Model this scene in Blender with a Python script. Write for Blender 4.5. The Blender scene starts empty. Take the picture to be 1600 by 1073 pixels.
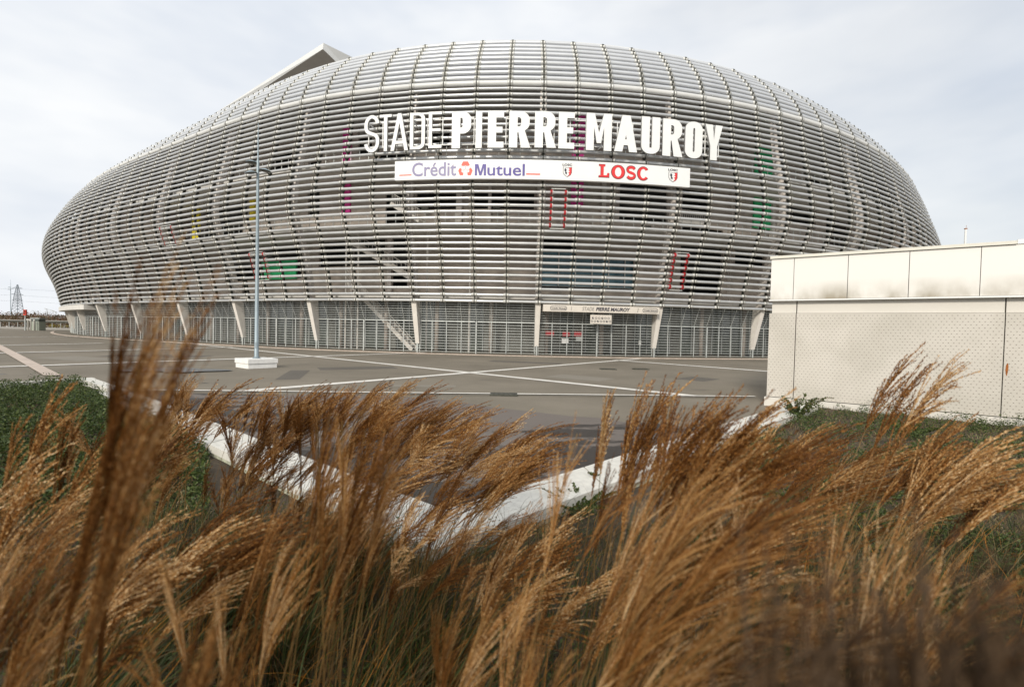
import bpy, bmesh, math, random
import numpy as np
from mathutils import Vector, Matrix, noise
C = bpy.context.scene.collection
SC = bpy.context.scene
PI = math.pi
R = random.Random(7)

# ------------------------------------------------------------------ camera, sky, sun
CAMH = 2.4; FPX = 765.136; PITCH = 0.02692; ROLL = 0.02166
cd = bpy.data.cameras.new('camera'); cam = bpy.data.objects.new('camera', cd); C.objects.link(cam)
cam.location = (0, 0, CAMH)
cam.rotation_euler = (Matrix.Rotation(PI/2-PITCH, 3, 'X') @ Matrix.Rotation(ROLL, 3, 'Z')).to_euler()
cd.sensor_width = 36; cd.lens = FPX*36/1600; cd.clip_start = 0.02; cd.clip_end = 5000
cd.dof.use_dof = True; cd.dof.focus_distance = 14.0; cd.dof.aperture_fstop = 2.4
SC.camera = cam
SUN_EL, SUN_AZ = math.radians(28), math.radians(-160)   # azimuth measured from +y towards +x
w = bpy.data.worlds.new('World'); SC.world = w; w.use_nodes = True
nt = w.node_tree; N = nt.nodes; L = nt.links; N.clear()
def nd(N_, t, **k):
    n = N_.new(t)
    for a, v in k.items():
        if hasattr(n, a): setattr(n, a, v)
        else: n.inputs[a].default_value = v
    return n
sky = nd(N, 'ShaderNodeTexSky', sky_type='NISHITA', sun_disc=False, sun_elevation=SUN_EL, sun_rotation=SUN_AZ, air_density=1.2, dust_density=3.0)
tc = nd(N, 'ShaderNodeTexCoord'); mp = nd(N, 'ShaderNodeMapping'); mp.inputs['Scale'].default_value = (1.0, 1.0, 2.6); mp.inputs['Location'].default_value = (.3, .1, .2)
nz = nd(N, 'ShaderNodeTexNoise', Scale=1.7, Detail=5.0, Roughness=0.5)
L.new(tc.outputs['Generated'], mp.inputs['Vector']); L.new(mp.outputs[0], nz.inputs['Vector'])
sp = nd(N, 'ShaderNodeSeparateXYZ'); L.new(tc.outputs['Generated'], sp.inputs[0])
# cover thins out towards the upper right part of the sky
m1 = nd(N, 'ShaderNodeMath', operation='MULTIPLY_ADD'); m1.inputs[1].default_value = -0.42; m1.inputs[2].default_value = 0.47
L.new(sp.outputs['X'], m1.inputs[0])
ad = nd(N, 'ShaderNodeMath', operation='ADD'); L.new(nz.outputs['Fac'], ad.inputs[0]); L.new(m1.outputs[0], ad.inputs[1])
rp = nd(N, 'ShaderNodeValToRGB'); rp.color_ramp.elements[0].position = .55; rp.color_ramp.elements[1].position = .95
rp.color_ramp.elements[0].color = (.74, .74, .74, 1); rp.color_ramp.elements[1].color = (.97, .97, .97, 1)
L.new(ad.outputs[0], rp.inputs[0])
nz2 = nd(N, 'ShaderNodeTexNoise', Scale=2.6, Detail=4.0, Roughness=0.55); L.new(mp.outputs[0], nz2.inputs['Vector'])
cr = nd(N, 'ShaderNodeValToRGB'); cr.color_ramp.elements[0].position = .33; cr.color_ramp.elements[1].position = .62
cr.color_ramp.elements[0].color = (7.9, 8.4, 9.15, 1); cr.color_ramp.elements[1].color = (10.0, 10.15, 10.3, 1)
L.new(nz2.outputs['Fac'], cr.inputs[0])
mx = nd(N, 'ShaderNodeMix', data_type='RGBA')
L.new(rp.outputs[0], mx.inputs[0]); L.new(sky.outputs[0], mx.inputs[6]); L.new(cr.outputs[0], mx.inputs[7])
bg = nd(N, 'ShaderNodeBackground', Strength=0.1); L.new(mx.outputs[2], bg.inputs[0])
wo = nd(N, 'ShaderNodeOutputWorld'); L.new(bg.outputs[0], wo.inputs[0])
sd = bpy.data.lights.new('sun', 'SUN'); sd.energy = 3.0; sd.angle = math.radians(10); sd.color = (1, .93, .82)
so = bpy.data.objects.new('sun', sd); C.objects.link(so)
sdir = Vector((math.cos(SUN_EL)*math.sin(SUN_AZ), math.cos(SUN_EL)*math.cos(SUN_AZ), math.sin(SUN_EL)))
so.rotation_euler = sdir.to_track_quat('Z', 'Y').to_euler(); so.location = (0, -10, 40)
SC.view_settings.view_transform = 'Standard'; SC.view_settings.look = 'None'; SC.view_settings.gamma = 1
SC.view_settings.use_curve_mapping = False; SC.view_settings.exposure = 0.0
SC.cycles.use_denoising = True
SC.cycles.max_bounces = 6; SC.cycles.diffuse_bounces = 3; SC.cycles.transmission_bounces = 3; SC.cycles.transparent_max_bounces = 6

# ------------------------------------------------------------------ helpers
_c, _s = math.cos(ROLL), math.sin(ROLL)
def ray(px, py):
    X = px-800; Y = py-536.5; x = _c*X+_s*Y; y = -_s*X+_c*Y; v = -y/FPX
    return Vector((x/FPX, math.cos(PITCH)+v*math.sin(PITCH), -math.sin(PITCH)+v*math.cos(PITCH)))
def gp(px, py, z=0.0):                     # where a sight line meets the level z
    r = ray(px, py); return r*((z-CAMH)/r.z)+Vector((0, 0, CAMH))
def aty(px, py, Y):                        # where it meets the depth Y
    r = ray(px, py); return r*(Y/r.y)+Vector((0, 0, CAMH))

def mat(name, col, rough=.6, metal=0.0, var=0.0, vscale=3.0, bump=0.0, bscale=30.0, spec=.5, trans=0.0, stretch=(1, 1, 1), col2=None):
    m = bpy.data.materials.new(name); m.use_nodes = True; n = m.node_tree.nodes; l = m.node_tree.links
    b = n['Principled BSDF']; b.inputs['Roughness'].default_value = rough; b.inputs['Metallic'].default_value = metal
    b.inputs['Specular IOR Level'].default_value = spec
    b.inputs['Base Color'].default_value = (*col, 1)
    if var > 0 or col2:
        t = n.new('ShaderNodeTexCoord'); mpp = n.new('ShaderNodeMapping'); mpp.inputs['Scale'].default_value = stretch
        l.new(t.outputs['Object'], mpp.inputs[0])
        z = n.new('ShaderNodeTexNoise'); z.inputs['Scale'].default_value = vscale; z.inputs['Detail'].default_value = 6; z.inputs['Roughness'].default_value = .65
        l.new(mpp.outputs[0], z.inputs['Vector'])
        rr = n.new('ShaderNodeValToRGB'); rr.color_ramp.elements[0].position = .3; rr.color_ramp.elements[1].position = .7
        c2 = col2 or tuple(min(1, c*(1+var)) for c in col); c1 = tuple(c*(1-var) for c in col) if not col2 else col
        rr.color_ramp.elements[0].color = (*c1, 1); rr.color_ramp.elements[1].color = (*c2, 1)
        l.new(z.outputs['Fac'], rr.inputs[0]); l.new(rr.outputs[0], b.inputs['Base Color'])
    if bump > 0:
        t = n.new('ShaderNodeTexCoord'); z = n.new('ShaderNodeTexNoise'); z.inputs['Scale'].default_value = bscale; z.inputs['Detail'].default_value = 6
        l.new(t.outputs['Object'], z.inputs['Vector'])
        bu = n.new('ShaderNodeBump'); bu.inputs['Strength'].default_value = bump; bu.inputs['Distance'].default_value = .02
        l.new(z.outputs['Fac'], bu.inputs['Height']); l.new(bu.outputs[0], b.inputs['Normal'])
    return m

class MB:
    def __init__(s): s.v = []; s.f = []; s.mi = []
    def add(s, vs, fs, mi=0):
        o = len(s.v); s.v += [tuple(v) for v in vs]; s.f += [tuple(i+o for i in f) for f in fs]; s.mi += [mi]*len(fs)
    def quad(s, a, b, c, d, mi=0): s.add([a, b, c, d], [(0, 1, 2, 3)], mi)
    def hexa(s, p, mi=0):            # 8 corners: bottom 4 ccw, top 4
        s.add(p, [(0, 3, 2, 1), (4, 5, 6, 7), (0, 1, 5, 4), (1, 2, 6, 5), (2, 3, 7, 6), (3, 0, 4, 7)], mi)
    def box(s, c, h, ax=None, mi=0):
        ax = ax or (Vector((1, 0, 0)), Vector((0, 1, 0)), Vector((0, 0, 1))); c = Vector(c)
        P = [c+ax[0]*(a*h[0])+ax[1]*(b*h[1])+ax[2]*(d*h[2]) for d in (-1, 1) for a, b in ((-1, -1), (1, -1), (1, 1), (-1, 1))]
        s.hexa(P, mi)
    def bar(s, a, b, wx, wy, side=Vector((0, 0, 1)), mi=0):
        a = Vector(a); b = Vector(b); d = b-a; l = d.length; d = d/l
        u = d.cross(side)
        if u.length < 1e-4: u = d.cross(Vector((1, 0, 0)))
        u.normalize(); v = u.cross(d)
        s.box((a+b)/2, (wx/2, l/2, wy/2), (u, d, v), mi)
    def tube(s, a, b, r, n=8, mi=0, r2=None, caps=True):
        a = Vector(a); b = Vector(b); d = (b-a).normalized(); r2 = r if r2 is None else r2
        u = d.cross(Vector((0, 0, 1)))
        if u.length < 1e-4: u = Vector((1, 0, 0))
        u.normalize(); v = u.cross(d)
        vs = [p+(u*math.cos(t)+v*math.sin(t))*rr for p, rr in ((a, r), (b, r2)) for t in [2*PI*k/n for k in range(n)]]
        fs = [(k, (k+1) % n, n+(k+1) % n, n+k) for k in range(n)]
        if caps: fs += [tuple(range(n-1, -1, -1)), tuple(range(n, 2*n))]
        s.add(vs, fs, mi)
    def lathe(s, c, prof, n=20, mi=0):
        c = Vector(c); vs = [c+Vector((r*math.cos(2*PI*k/n), r*math.sin(2*PI*k/n), z)) for r, z in prof for k in range(n)]
        fs = [(i*n+k, i*n+(k+1) % n, (i+1)*n+(k+1) % n, (i+1)*n+k) for i in range(len(prof)-1) for k in range(n)]
        s.add(vs, fs, mi)
    def mesh(s, name, smooth=False, mats=()):
        me = bpy.data.meshes.new(name); me.from_pydata(s.v, [], s.f)
        for m in mats: me.materials.append(m)
        if len(mats) > 1: me.polygons.foreach_set('material_index', s.mi)
        if smooth: me.polygons.foreach_set('use_smooth', [True]*len(me.polygons))
        me.update(); return me
    def build(s, name, m, parent=None, smooth=False):
        ms = m if isinstance(m, (list, tuple)) else (m,)
        o = bpy.data.objects.new(name, s.mesh(name, smooth, ms)); C.objects.link(o)
        if parent: attach(o, parent)
        return o
def attach(o, parent):
    o.parent = parent
    q = parent; off = Vector((0, 0, 0))
    while q is not None: off += q.location; q = q.parent
    o.location = o.location-off
def tag(o, label=None, cat=None, group=None, kind=None):
    if label: o['label'] = label
    if cat: o['category'] = cat
    if group: o['group'] = group
    if kind: o['kind'] = kind
    return o
def empty(name, loc, label, cat, group=None):
    o = bpy.data.objects.new(name, None); C.objects.link(o); o.location = loc; o.empty_display_size = .3
    return tag(o, label, cat, group)

# ------------------------------------------------------------------ stadium geometry: plan curve and bulging section
KS = np.array([-170, -110, -75, -45, -22, 0, 22, 45, 75, 110.]); KV = np.array([.010, .0026, .0095, -.0025, .01643, .01574, .01295, .01216, .00203, -.0096])
S_ = np.arange(-190, 130.01, .5); kk = np.maximum(np.interp(S_, KS, KV), -.02); psi = np.cumsum(kk)*.5; psi = psi-psi[380]+.00454
X_ = np.cumsum(np.cos(psi))*.5; Y_ = np.cumsum(np.sin(psi))*.5; X_ = X_-X_[380]+2.42492; Y_ = Y_-Y_[380]+48.48134
def plan(s):
    e = .5; x = np.interp(s, S_, X_); y = np.interp(s, S_, Y_)
    tx = np.interp(s+e, S_, X_)-np.interp(s-e, S_, X_); ty = np.interp(s+e, S_, Y_)-np.interp(s-e, S_, Y_); l = math.hypot(tx, ty)
    return x, y, ty/l, -tx/l
def bp(s, o, z):
    x, y, nx, ny = plan(s); return Vector((x+nx*o, y+ny*o, z))
def spl(k, v, t):
    n = len(k); A = np.zeros((n, n)); B = np.zeros(n); A[0, 0] = A[-1, -1] = 1; h = np.diff(k)
    for i in range(1, n-1):
        A[i, i-1] = h[i-1]; A[i, i] = 2*(h[i-1]+h[i]); A[i, i+1] = h[i]; B[i] = 6*((v[i+1]-v[i])/h[i]-(v[i]-v[i-1])/h[i-1])
    M = np.linalg.solve(A, B); i = int(np.clip(np.searchsorted(k, t, side='right')-1, 0, n-2)); a = k[i+1]-t; b = t-k[i]
    return float((M[i]*a**3+M[i+1]*b**3)/(6*h[i])+(v[i]/h[i]-M[i]*h[i]/6)*a+(v[i+1]/h[i]-M[i+1]*h[i]/6)*b)
KN = np.array([0, 8, 17, 26, 34, 39, 43.]); OV = np.array([1.4555, 2.6494, 4.1417, 3.1285, 2.4607, 1.2961, -.7245]); ZV = np.array([5.1456, 9.9116, 14.8423, 20.661, 25.2985, 28.2098, 30.8145])
def oz(t): return spl(KN, OV, t), spl(KN, ZV, t)
OZ = {i/2: oz(i/2) for i in range(0, 89)}
def skin(s, t, din=0.0):
    o, z = OZ[t] if t in OZ else oz(t)
    u = s/100; wt = max(0, (t-20)/23)**2
    o += wt*(.522*u-7.897*u*u); z += wt*(-.875*u-6.044*u*u)
    if din:
        a, b = oz(min(43, t+.5)), oz(max(0, t-.5)); dx, dz = a[0]-b[0], a[1]-b[1]; l = math.hypot(dx, dz); o -= din*dz/l; z += din*dx/l
    return bp(s, o, z)
def hit(px, py, off):
    r = ray(px, py); best = None
    for s in np.arange(-110, 90, .5):
        q = bp(s, off, 0); c = q.x*r.y-q.y*r.x
        if best is not None and best[1]*c <= 0:
            f = best[1]/(best[1]-c) if best[1] != c else 0
            s1 = best[0]+.5*f; q = bp(s1, off, 0); return float(s1), CAMH+r.z*q.y/r.y
        best = (s, c)
LB = 3.00793; NC0, NC1 = -46, 41
M_tube = mat('satin_grey_tube', (.58, .585, .58), rough=.34, metal=.5, var=.16, vscale=.35, spec=.6)
M_rtube = mat('pale_roof_tube', (.60, .615, .63), rough=.36, metal=.35, var=.06, vscale=.5)
M_white = mat('white_band', (.62, .62, .60), rough=.4, var=.06, vscale=.5)
M_collar = mat('pale_clamp', (.58, .575, .54), rough=.38, metal=.3, var=.1, vscale=6)
M_fin = mat('dark_bracket', (.065, .065, .05), rough=.5, metal=.3, var=.4, vscale=5)
M_rib = mat('painted_rib', (.60, .55, .50), rough=.6, var=.1, vscale=1.5)
M_post = mat('cream_post', (.72, .68, .62), rough=.55, var=.07, vscale=2)
M_conc = mat('taupe_panel', (.42, .365, .315), rough=.85, var=.16, vscale=.6, bump=.3, bscale=4)
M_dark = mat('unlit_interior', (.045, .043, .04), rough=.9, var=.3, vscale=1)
M_slab = mat('slab_edge', (.62, .6, .56), rough=.8, var=.1, vscale=1)
M_galv = mat('galvanised_steel', (.46, .48, .46), rough=.45, metal=.35, var=.18, vscale=3)
M_glass = mat('smoky_glass', (.10, .115, .10), rough=.12, var=.35, vscale=.5, spec=.8)
M_mag = mat('magenta_paint', (.75, .04, .32), rough=.6, var=.08, vscale=2)
M_grn = mat('green_paint', (.02, .48, .17), rough=.6, var=.08, vscale=2)
M_yel = mat('yellow_paint', (.9, .72, .03), rough=.6, var=.08, vscale=2)
M_org = mat('orange_paint', (.75, .16, .06), rough=.6, var=.08, vscale=2)
M_teal = mat('teal_glazing', (.07, .15, .19), rough=.15, var=.3, vscale=.5)
M_red = mat('red_enamel', (.40, .012, .018), rough=.4, var=.08, vscale=5)
M_roof = mat('roof_membrane', (.42, .43, .45), rough=.6, var=.08, vscale=.8)
M_sign = mat('white_sign', (.78, .78, .76), rough=.45, var=.03, vscale=.6)
M_edge = mat('sign_return', (.5, .5, .48), rough=.5, var=.05)

stad = empty('stadium', (2.4, 70, 0), 'huge rounded stadium wrapped in rows of horizontal grey tubes over a slatted gate level', 'stadium')
def part(mb, name, m, smooth=False, parent=None, label=None):
    o = mb.build(name, m, parent or stad, smooth)
    if label: o['label'] = label
    return o
# tube rows
for t in range(44):
    mb = MB(); band = t == 34; r = .26 if band else (.14 if t < 34 else .2)
    for c in range(NC0, NC1):
        jit = R.uniform(-.02, .02)
        a = skin(c*LB, t); b = skin((c+1)*LB, t); d = (b-a).normalized()
        a = a+d*.02; b = b-d*.02
        mb.tube(a+Vector((0, 0, jit)), b+Vector((0, 0, jit)), r, 10, 0, caps=False)
        if not band or True:
            mb.tube(a+d*.0, a+d*.24, r+.026, 10, 1, caps=True); mb.tube(b-d*.24, b-d*.0, r+.026, 10, 1, caps=True)
    o = part(mb, 'facade_tube_row', (M_white if band else M_tube if t < 34 else M_rtube, M_collar), True)
    if band: o['label'] = 'broad cream white tube running round the facade under the roof curve'
# mullions: dark plates standing between the tube ends
for c in range(NC0, NC1+1):
    mb = MB(); s = c*LB; x, y, nx, ny = plan(s); T = Vector((-ny, nx, 0))*.055
    for t in range(0, 43):
        a0 = skin(s, float(t), .12); a1 = skin(s, float(t+1), .12); b0 = skin(s, float(t), .36); b1 = skin(s, float(t+1), .36)
        mb.hexa([a0-T, a0+T, b0+T, b0-T, a1-T, a1+T, b1+T, b1-T])
    for t in range(44):
        p = skin(s, float(t)); r = .26 if t == 34 else (.14 if t < 34 else .2)
        mb.tube(p-T*.5, p+T*.5, r+.045, 8)
        q = skin(s, float(t), .24 if t < 34 else -.17); mb.box(q+Vector((0, 0, -.03)), (.13, .15, .13) if t < 34 else (.11, .07, .1), (T.normalized(), Vector((nx, ny, 0)), Vector((0, 0, 1))))
    part(mb, 'mullion', M_fin)
# main ribs and slanted entrance posts
for c in range(NC0, NC1+1, 4):
    c4 = c+((-c) % 4)
    if c4 > NC1: break
    s = c4*LB; x, y, nx, ny = plan(s); T = Vector((-ny, nx, 0))*.29
    mb = MB()
    for t in range(0, 43):
        a0 = skin(s, float(t), .55); a1 = skin(s, float(t+1), .55); b0 = skin(s, float(t), 1.05); b1 = skin(s, float(t+1), 1.05)
        mb.hexa([a0-T, a0+T, b0+T, b0-T, a1-T, a1+T, b1+T, b1-T])
    part(mb, 'main_rib', M_rib)
    mb = MB(); p0 = bp(s, .12, .85); p1 = bp(s, 1.25, 5.15); D = Vector((nx, ny, 0)); T2 = T.normalized()
    mb.hexa([p0-T2*.2-D*.02, p0+T2*.2-D*.02, p0+T2*.2-D*.4, p0-T2*.2-D*.4, p1-T2*.26+D*.05, p1+T2*.26+D*.05, p1+T2*.26-D*1.1, p1-T2*.26-D*1.1])
    part(mb, 'slanted_post', M_post)
    mb = MB()
    for k in (-1, 1): mb.bar(bp(s, -.1, 0)+T2*.17*k, bp(s, -.1, .87)+T2*.17*k, .07, .07)
    mb.bar(bp(s, -.1, .84)-T2*.2, bp(s, -.1, .84)+T2*.2, .1, .06); mb.bar(bp(s, -.1, .4)-T2*.2, bp(s, -.1, .4)+T2*.2, .05, .05)
    part(mb, 'post_foot', M_galv)
# walkway slabs behind the tubes
for z, o_out in ((5.62, .55), (12.55, 1.3), (18.9, 1.5)):
    mb = MB()
    for c in range(NC0, NC1):
        s0, s1 = c*LB, (c+1)*LB
        A, B, E_, F_ = bp(s0, o_out, z-.17), bp(s1, o_out, z-.17), bp(s1, -5, z-.17), bp(s0, -5, z-.17); up = Vector((0, 0, .34))
        mb.hexa([A, B, E_, F_, A+up, B+up, E_+up, F_+up])
    part(mb, 'walkway_slab', M_slab)
# railings on the walkways
for z in (12.72, 19.07):
    mb = MB()
    for c in range(-24, 22):
        for k in range(3): s = (c+k/3)*LB; mb.bar(bp(s, 1.2, z), bp(s, 1.2, z+1.1), .05, .05)
        mb.bar(bp(c*LB, 1.5, z+1.1), bp((c+1)*LB, 1.5, z+1.1), .06, .06); mb.bar(bp(c*LB, 1.5, z+.55), bp((c+1)*LB, 1.5, z+.55), .03, .03)
    part(mb, 'walkway_railing', M_galv)
# inner concrete wall, with openings left where the photograph shows dark recesses
OPEN = []
for x0, y0, x1, y1 in ((600, 292, 642, 352), (648, 292, 715, 322), (735, 292, 830, 320), (970, 285, 1045, 352), (1068, 280, 1112, 350), (484, 250, 502, 345), (425, 235, 460, 300), (590, 242, 640, 252), (700, 242, 835, 251),
                       (1230, 290, 1275, 350), (500, 362, 600, 425), (612, 375, 640, 455), (845, 362, 895, 395), (1060, 365, 1130, 455), (975, 255, 1060, 262), (350, 375, 470, 440), (300, 300, 340, 350), (1150, 380, 1195, 420), (560, 192, 580, 240), (660, 195, 700, 238), (1100, 200, 1150, 240),
                       (1225, 210, 1270, 245), (230, 310, 262, 370), (180, 330, 210, 400)):
    a = hit(x0, y1, -4.5); b = hit(x1, y0, -4.5)
    if a and b: OPEN.append((a[0], b[0], min(a[1], b[1]), max(a[1], b[1])))
TEAL = (hit(846, 446, -4.5), hit(996, 396, -4.5))
mb = MB(); ZL = [5.8, 7, 8.2, 9.4, 10.6, 12.4, 13.4, 14.4, 15.4, 16.4, 17.4, 18.7, 19.8, 20.9, 22, 23.1, 24.2, 25.5]
s = NC0*LB
while s < NC1*LB:
    s1 = s+1.0; sm = s+.5
    for i in range(len(ZL)-1):
        z0, z1 = ZL[i], ZL[i+1]; zm = (z0+z1)/2
        op = any(a <= sm <= b and c <= zm <= d for a, b, c, d in OPEN) or (TEAL[0][0] < sm < TEAL[1][0] and TEAL[0][1]-.3 < zm < TEAL[1][1]+.3)
        if (sm < -42 or sm > 40) and sm > -75 and noise.noise(Vector((sm*.09, 3.3+(i//6)*5, 0))) > .08: op = True
        if not op: mb.quad(bp(s, -4.5, z0), bp(s1, -4.5, z0), bp(s1, -4.5, z1), bp(s, -4.5, z1))
    s = s1
o = part(mb, 'inner_wall', M_conc)
md = o.modifiers.new('thickness', 'SOLIDIFY'); md.thickness = .25; md.offset = 0
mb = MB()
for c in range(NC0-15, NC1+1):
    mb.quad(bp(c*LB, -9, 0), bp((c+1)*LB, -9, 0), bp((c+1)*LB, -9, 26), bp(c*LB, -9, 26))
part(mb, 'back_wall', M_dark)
mb = MB(); k = 0; s = TEAL[0][0]
while s < TEAL[1][0]:
    mb.quad(bp(s, -4.9, TEAL[0][1]), bp(s+1.9, -4.9, TEAL[0][1]), bp(s+1.9, -4.9, TEAL[1][1]), bp(s, -4.9, TEAL[1][1]))
    mb.bar(bp(s, -4.8, TEAL[0][1]), bp(s, -4.8, TEAL[1][1]), .12, .12, mi=1)
    for f in (.0, .33, .66, 1): mb.bar(bp(s, -4.8, TEAL[0][1]*(1-f)+TEAL[1][1]*f), bp(s+1.9, -4.8, TEAL[0][1]*(1-f)+TEAL[1][1]*f), .08, .08, mi=1)
    s += 2.0
part(mb, 'glazed_bay', (M_teal, M_galv))
# pilasters
for x0, x1, y0, y1 in ((712, 722, 285, 350), (762, 768, 285, 350), (640, 646, 285, 345), (836, 846, 285, 460), (940, 948, 285, 350), (604, 612, 370, 460), (1205, 1217, 200, 400), (1140, 1146, 280, 470), (546, 551, 350, 545), (1210, 1218, 380, 540)):
    a = hit(x0, y1, -3.9); b = hit(x1, y0, -3.9); m_ = MB()
    zc0, zc1 = max(0, a[1]), b[1]
    m_.hexa([bp(a[0], -3.9, zc0), bp(b[0], -3.9, zc0), bp(b[0], -4.3, zc0), bp(a[0], -4.3, zc0), bp(a[0], -3.9, zc1), bp(b[0], -3.9, zc1), bp(b[0], -4.3, zc1), bp(a[0], -4.3, zc1)])
    part(m_, 'pilaster', M_rib)
for c in range(NC0, NC1+1):
    if c % 4 or abs(c*LB) < 52: continue
    s = c*LB; mb = MB(); x, y, nx, ny = plan(s); T = Vector((-ny, nx, 0))*.12
    for z0, z1, oo in ((.1, 5.4, -.5), (5.8, 12.3, 1.6), (12.75, 18.7, 2.4), (19.1, 22, .6)):
        if z0 > 19 and abs(s) > 80: continue
        q = [bp(s, oo, 0), bp(s, -8.8, 0)]; mb.hexa([q[0]-T+Vector((0, 0, z0)), q[0]+T+Vector((0, 0, z0)), q[1]+T+Vector((0, 0, z0)), q[1]-T+Vector((0, 0, z0)), q[0]-T+Vector((0, 0, z1)), q[0]+T+Vector((0, 0, z1)), q[1]+T+Vector((0, 0, z1)), q[1]-T+Vector((0, 0, z1))])
    part(mb, 'cross_wall', M_conc)
# painted stripes and light boxes on the inner wall
def stripe(x0, x1, y0, y1, m, name, lab):
    xm = (x0+x1)/2
    a = hit(x0, (y0+y1)/2, -4.1); b = hit(x1, (y0+y1)/2, -4.1); z1 = hit(xm, y0, -4.1)[1]; z0 = hit(xm, y1, -4.1)[1]; m_ = MB()
    m_.hexa([bp(a[0], -4.1, z0), bp(b[0], -4.1, z0), bp(b[0], -4.34, z0), bp(a[0], -4.34, z0), bp(a[0], -4.1, z1), bp(b[0], -4.1, z1), bp(b[0], -4.34, z1), bp(a[0], -4.34, z1)])
    part(m_, name, m, label=lab)
stripe(535, 547, 200, 332, M_mag, 'painted_stripe', 'magenta vertical stripe left of the thin letters')
stripe(894, 913, 178, 322, M_mag, 'painted_stripe', 'magenta vertical stripe behind the middle of the sign')
stripe(1180, 1213, 232, 358, M_grn, 'painted_stripe', 'green vertical stripe on the right side')
stripe(390, 398, 268, 345, M_yel, 'painted_stripe', 'yellow vertical stripe behind the street lamp')
stripe(300, 311, 302, 380, M_yel, 'painted_stripe', 'amber vertical stripe left of the street lamp')
stripe(205, 210, 368, 412, M_org, 'painted_stripe', 'narrow orange vertical stripe far left')
stripe(408, 462, 408, 436, M_grn, 'painted_stripe', 'green painted panel low on the left side')
for xx, yy in ((664, 326), (776, 326), (1012, 355)):
    q = hit(xx, yy, -3.6); m_ = MB(); m_.box(bp(q[0], -3.6, q[1]), (.35, .2, .12)); m_.bar(bp(q[0], -3.6, q[1]), bp(q[0], -4.4, q[1]), .06, .06)
    part(m_, 'floodlight', M_fin)
# stair flights
for (xa, ya), (xb, yb) in (((540, 374), (640, 434)), ((540, 437), (644, 547)), ((655, 345), (610, 318)), ((1110, 350), (1060, 345))):
    a = hit(xa, ya, -2.2); b = hit(xb, yb, -2.2); m_ = MB()
    for of in (-2.2, -3.6): m_.bar(bp(a[0], of, a[1]), bp(b[0], of, max(.1, b[1])), .14, .42)
    n_ = 16
    for k in range(1, n_):
        f = k/n_; s = a[0]*(1-f)+b[0]*f; z = a[1]*(1-f)+max(.1, b[1])*f; m_.bar(bp(s, -2.25, z+.05), bp(s, -3.55, z+.05), .3, .05)
        m_.bar(bp(s, -2.2, z+.2), bp(s, -2.2, z+1.2), .04, .04)
    m_.bar(bp(a[0], -2.2, a[1]+1.2), bp(b[0], -2.2, max(.1, b[1])+1.2), .05, .05)
    part(m_, 'stair_flight', M_post)
for xx in (541, 560, 668, 735):
    q = hit(xx, 400, -1.5); m_ = MB(); m_.tube(bp(q[0], -1.5, 0), bp(q[0], -1.5, 12.4), .09, 8); part(m_, 'steel_column', M_post)
# ladder frames of red clamps
def ladder(x0, x1, y0, y1, n, name='clamp_ladder'):
    m_ = MB()
    q0 = hit(x0, y1, 4.5); q1 = hit(x1, y0, 4.5); s0, s1 = q0[0], q1[0]
    best = sorted(range(44), key=lambda t: abs(OZ[float(t)][1]-q0[1]))[0]
    for t in range(best, best+n):
        for s in (s0, s1):
            p = skin(s, float(t)); x, y, nx, ny = plan(s); T = Vector((-ny, nx, 0)); m_.tube(p-T*.09, p+T*.09, .235, 10, 0); m_.tube(p+T*.09, p+T*.17, .22, 10, 1)
    for s in (s0, s1): m_.bar(skin(s, float(best), -.23), skin(s, float(best+n-1), -.23), .05, .05, mi=2)
    m_.bar(skin(s0, best-.5, -.1), skin(s1, best-.5, -.1), .06, .06, mi=1); m_.bar(skin(s0, best+n-.5, -.1), skin(s1, best+n-.5, -.1), .06, .06, mi=1)
    part(m_, name, (M_red, M_collar, M_fin), label='frame of red clamps bolted over the grey tubes')
ladder(861, 885, 290, 345, 6); ladder(1069, 1092, 393, 441, 6); ladder(366, 388, 385, 430, 5); ladder(245, 262, 350, 378, 4)
# loose twisted reflective tube bundle seen inside at the far left
# roof
mb = MB()
for c in range(NC0, NC1):
    for t in range(34, 43):
        mb.quad(skin(c*LB, float(t), .16), skin((c+1)*LB, float(t), .16), skin((c+1)*LB, float(t+1), .16), skin(c*LB, float(t+1), .16))
part(mb, 'roof_membrane', M_roof, True)
mb = MB()
for c in range(NC0, NC1):
    for t, (a, b) in enumerate([((0, -.05), (-.1, .32)), ((-.1, .32), (-.45, .52)), ((-.45, .52), (-1.2, .6)), ((-1.2, .6), (-9, .9)), ((-9, .9), (-22, .2))]):
        def q(s, ab):
            p = skin(s, 43.0); x, y, nx, ny = plan(s); return p+Vector((nx*ab[0], ny*ab[0], ab[1]))
        mb.quad(q(c*LB, a), q((c+1)*LB, a), q((c+1)*LB, b), q(c*LB, b))
part(mb, 'roof_edge', M_white, True)
# folded roof truss rising behind on the left
A = aty(505.5, 67.5, 96); A2 = aty(504.5, 77, 96); B = aty(640, 134, 108); B2 = aty(590, 160, 106); D_ = aty(330, 181, 150); D2 = aty(336, 188, 150)
mb = MB(); mb.add([A, A2, B, B2, D_, D2], [(0, 2, 3, 1), (1, 5, 4, 0), (1, 3, 5), (0, 4, 2), (2, 4, 5, 3)], 0)
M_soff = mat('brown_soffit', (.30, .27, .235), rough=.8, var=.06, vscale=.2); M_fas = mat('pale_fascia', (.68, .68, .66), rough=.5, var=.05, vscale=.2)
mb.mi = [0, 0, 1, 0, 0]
part(mb, 'roof_truss', (M_fas, M_soff))
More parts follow.
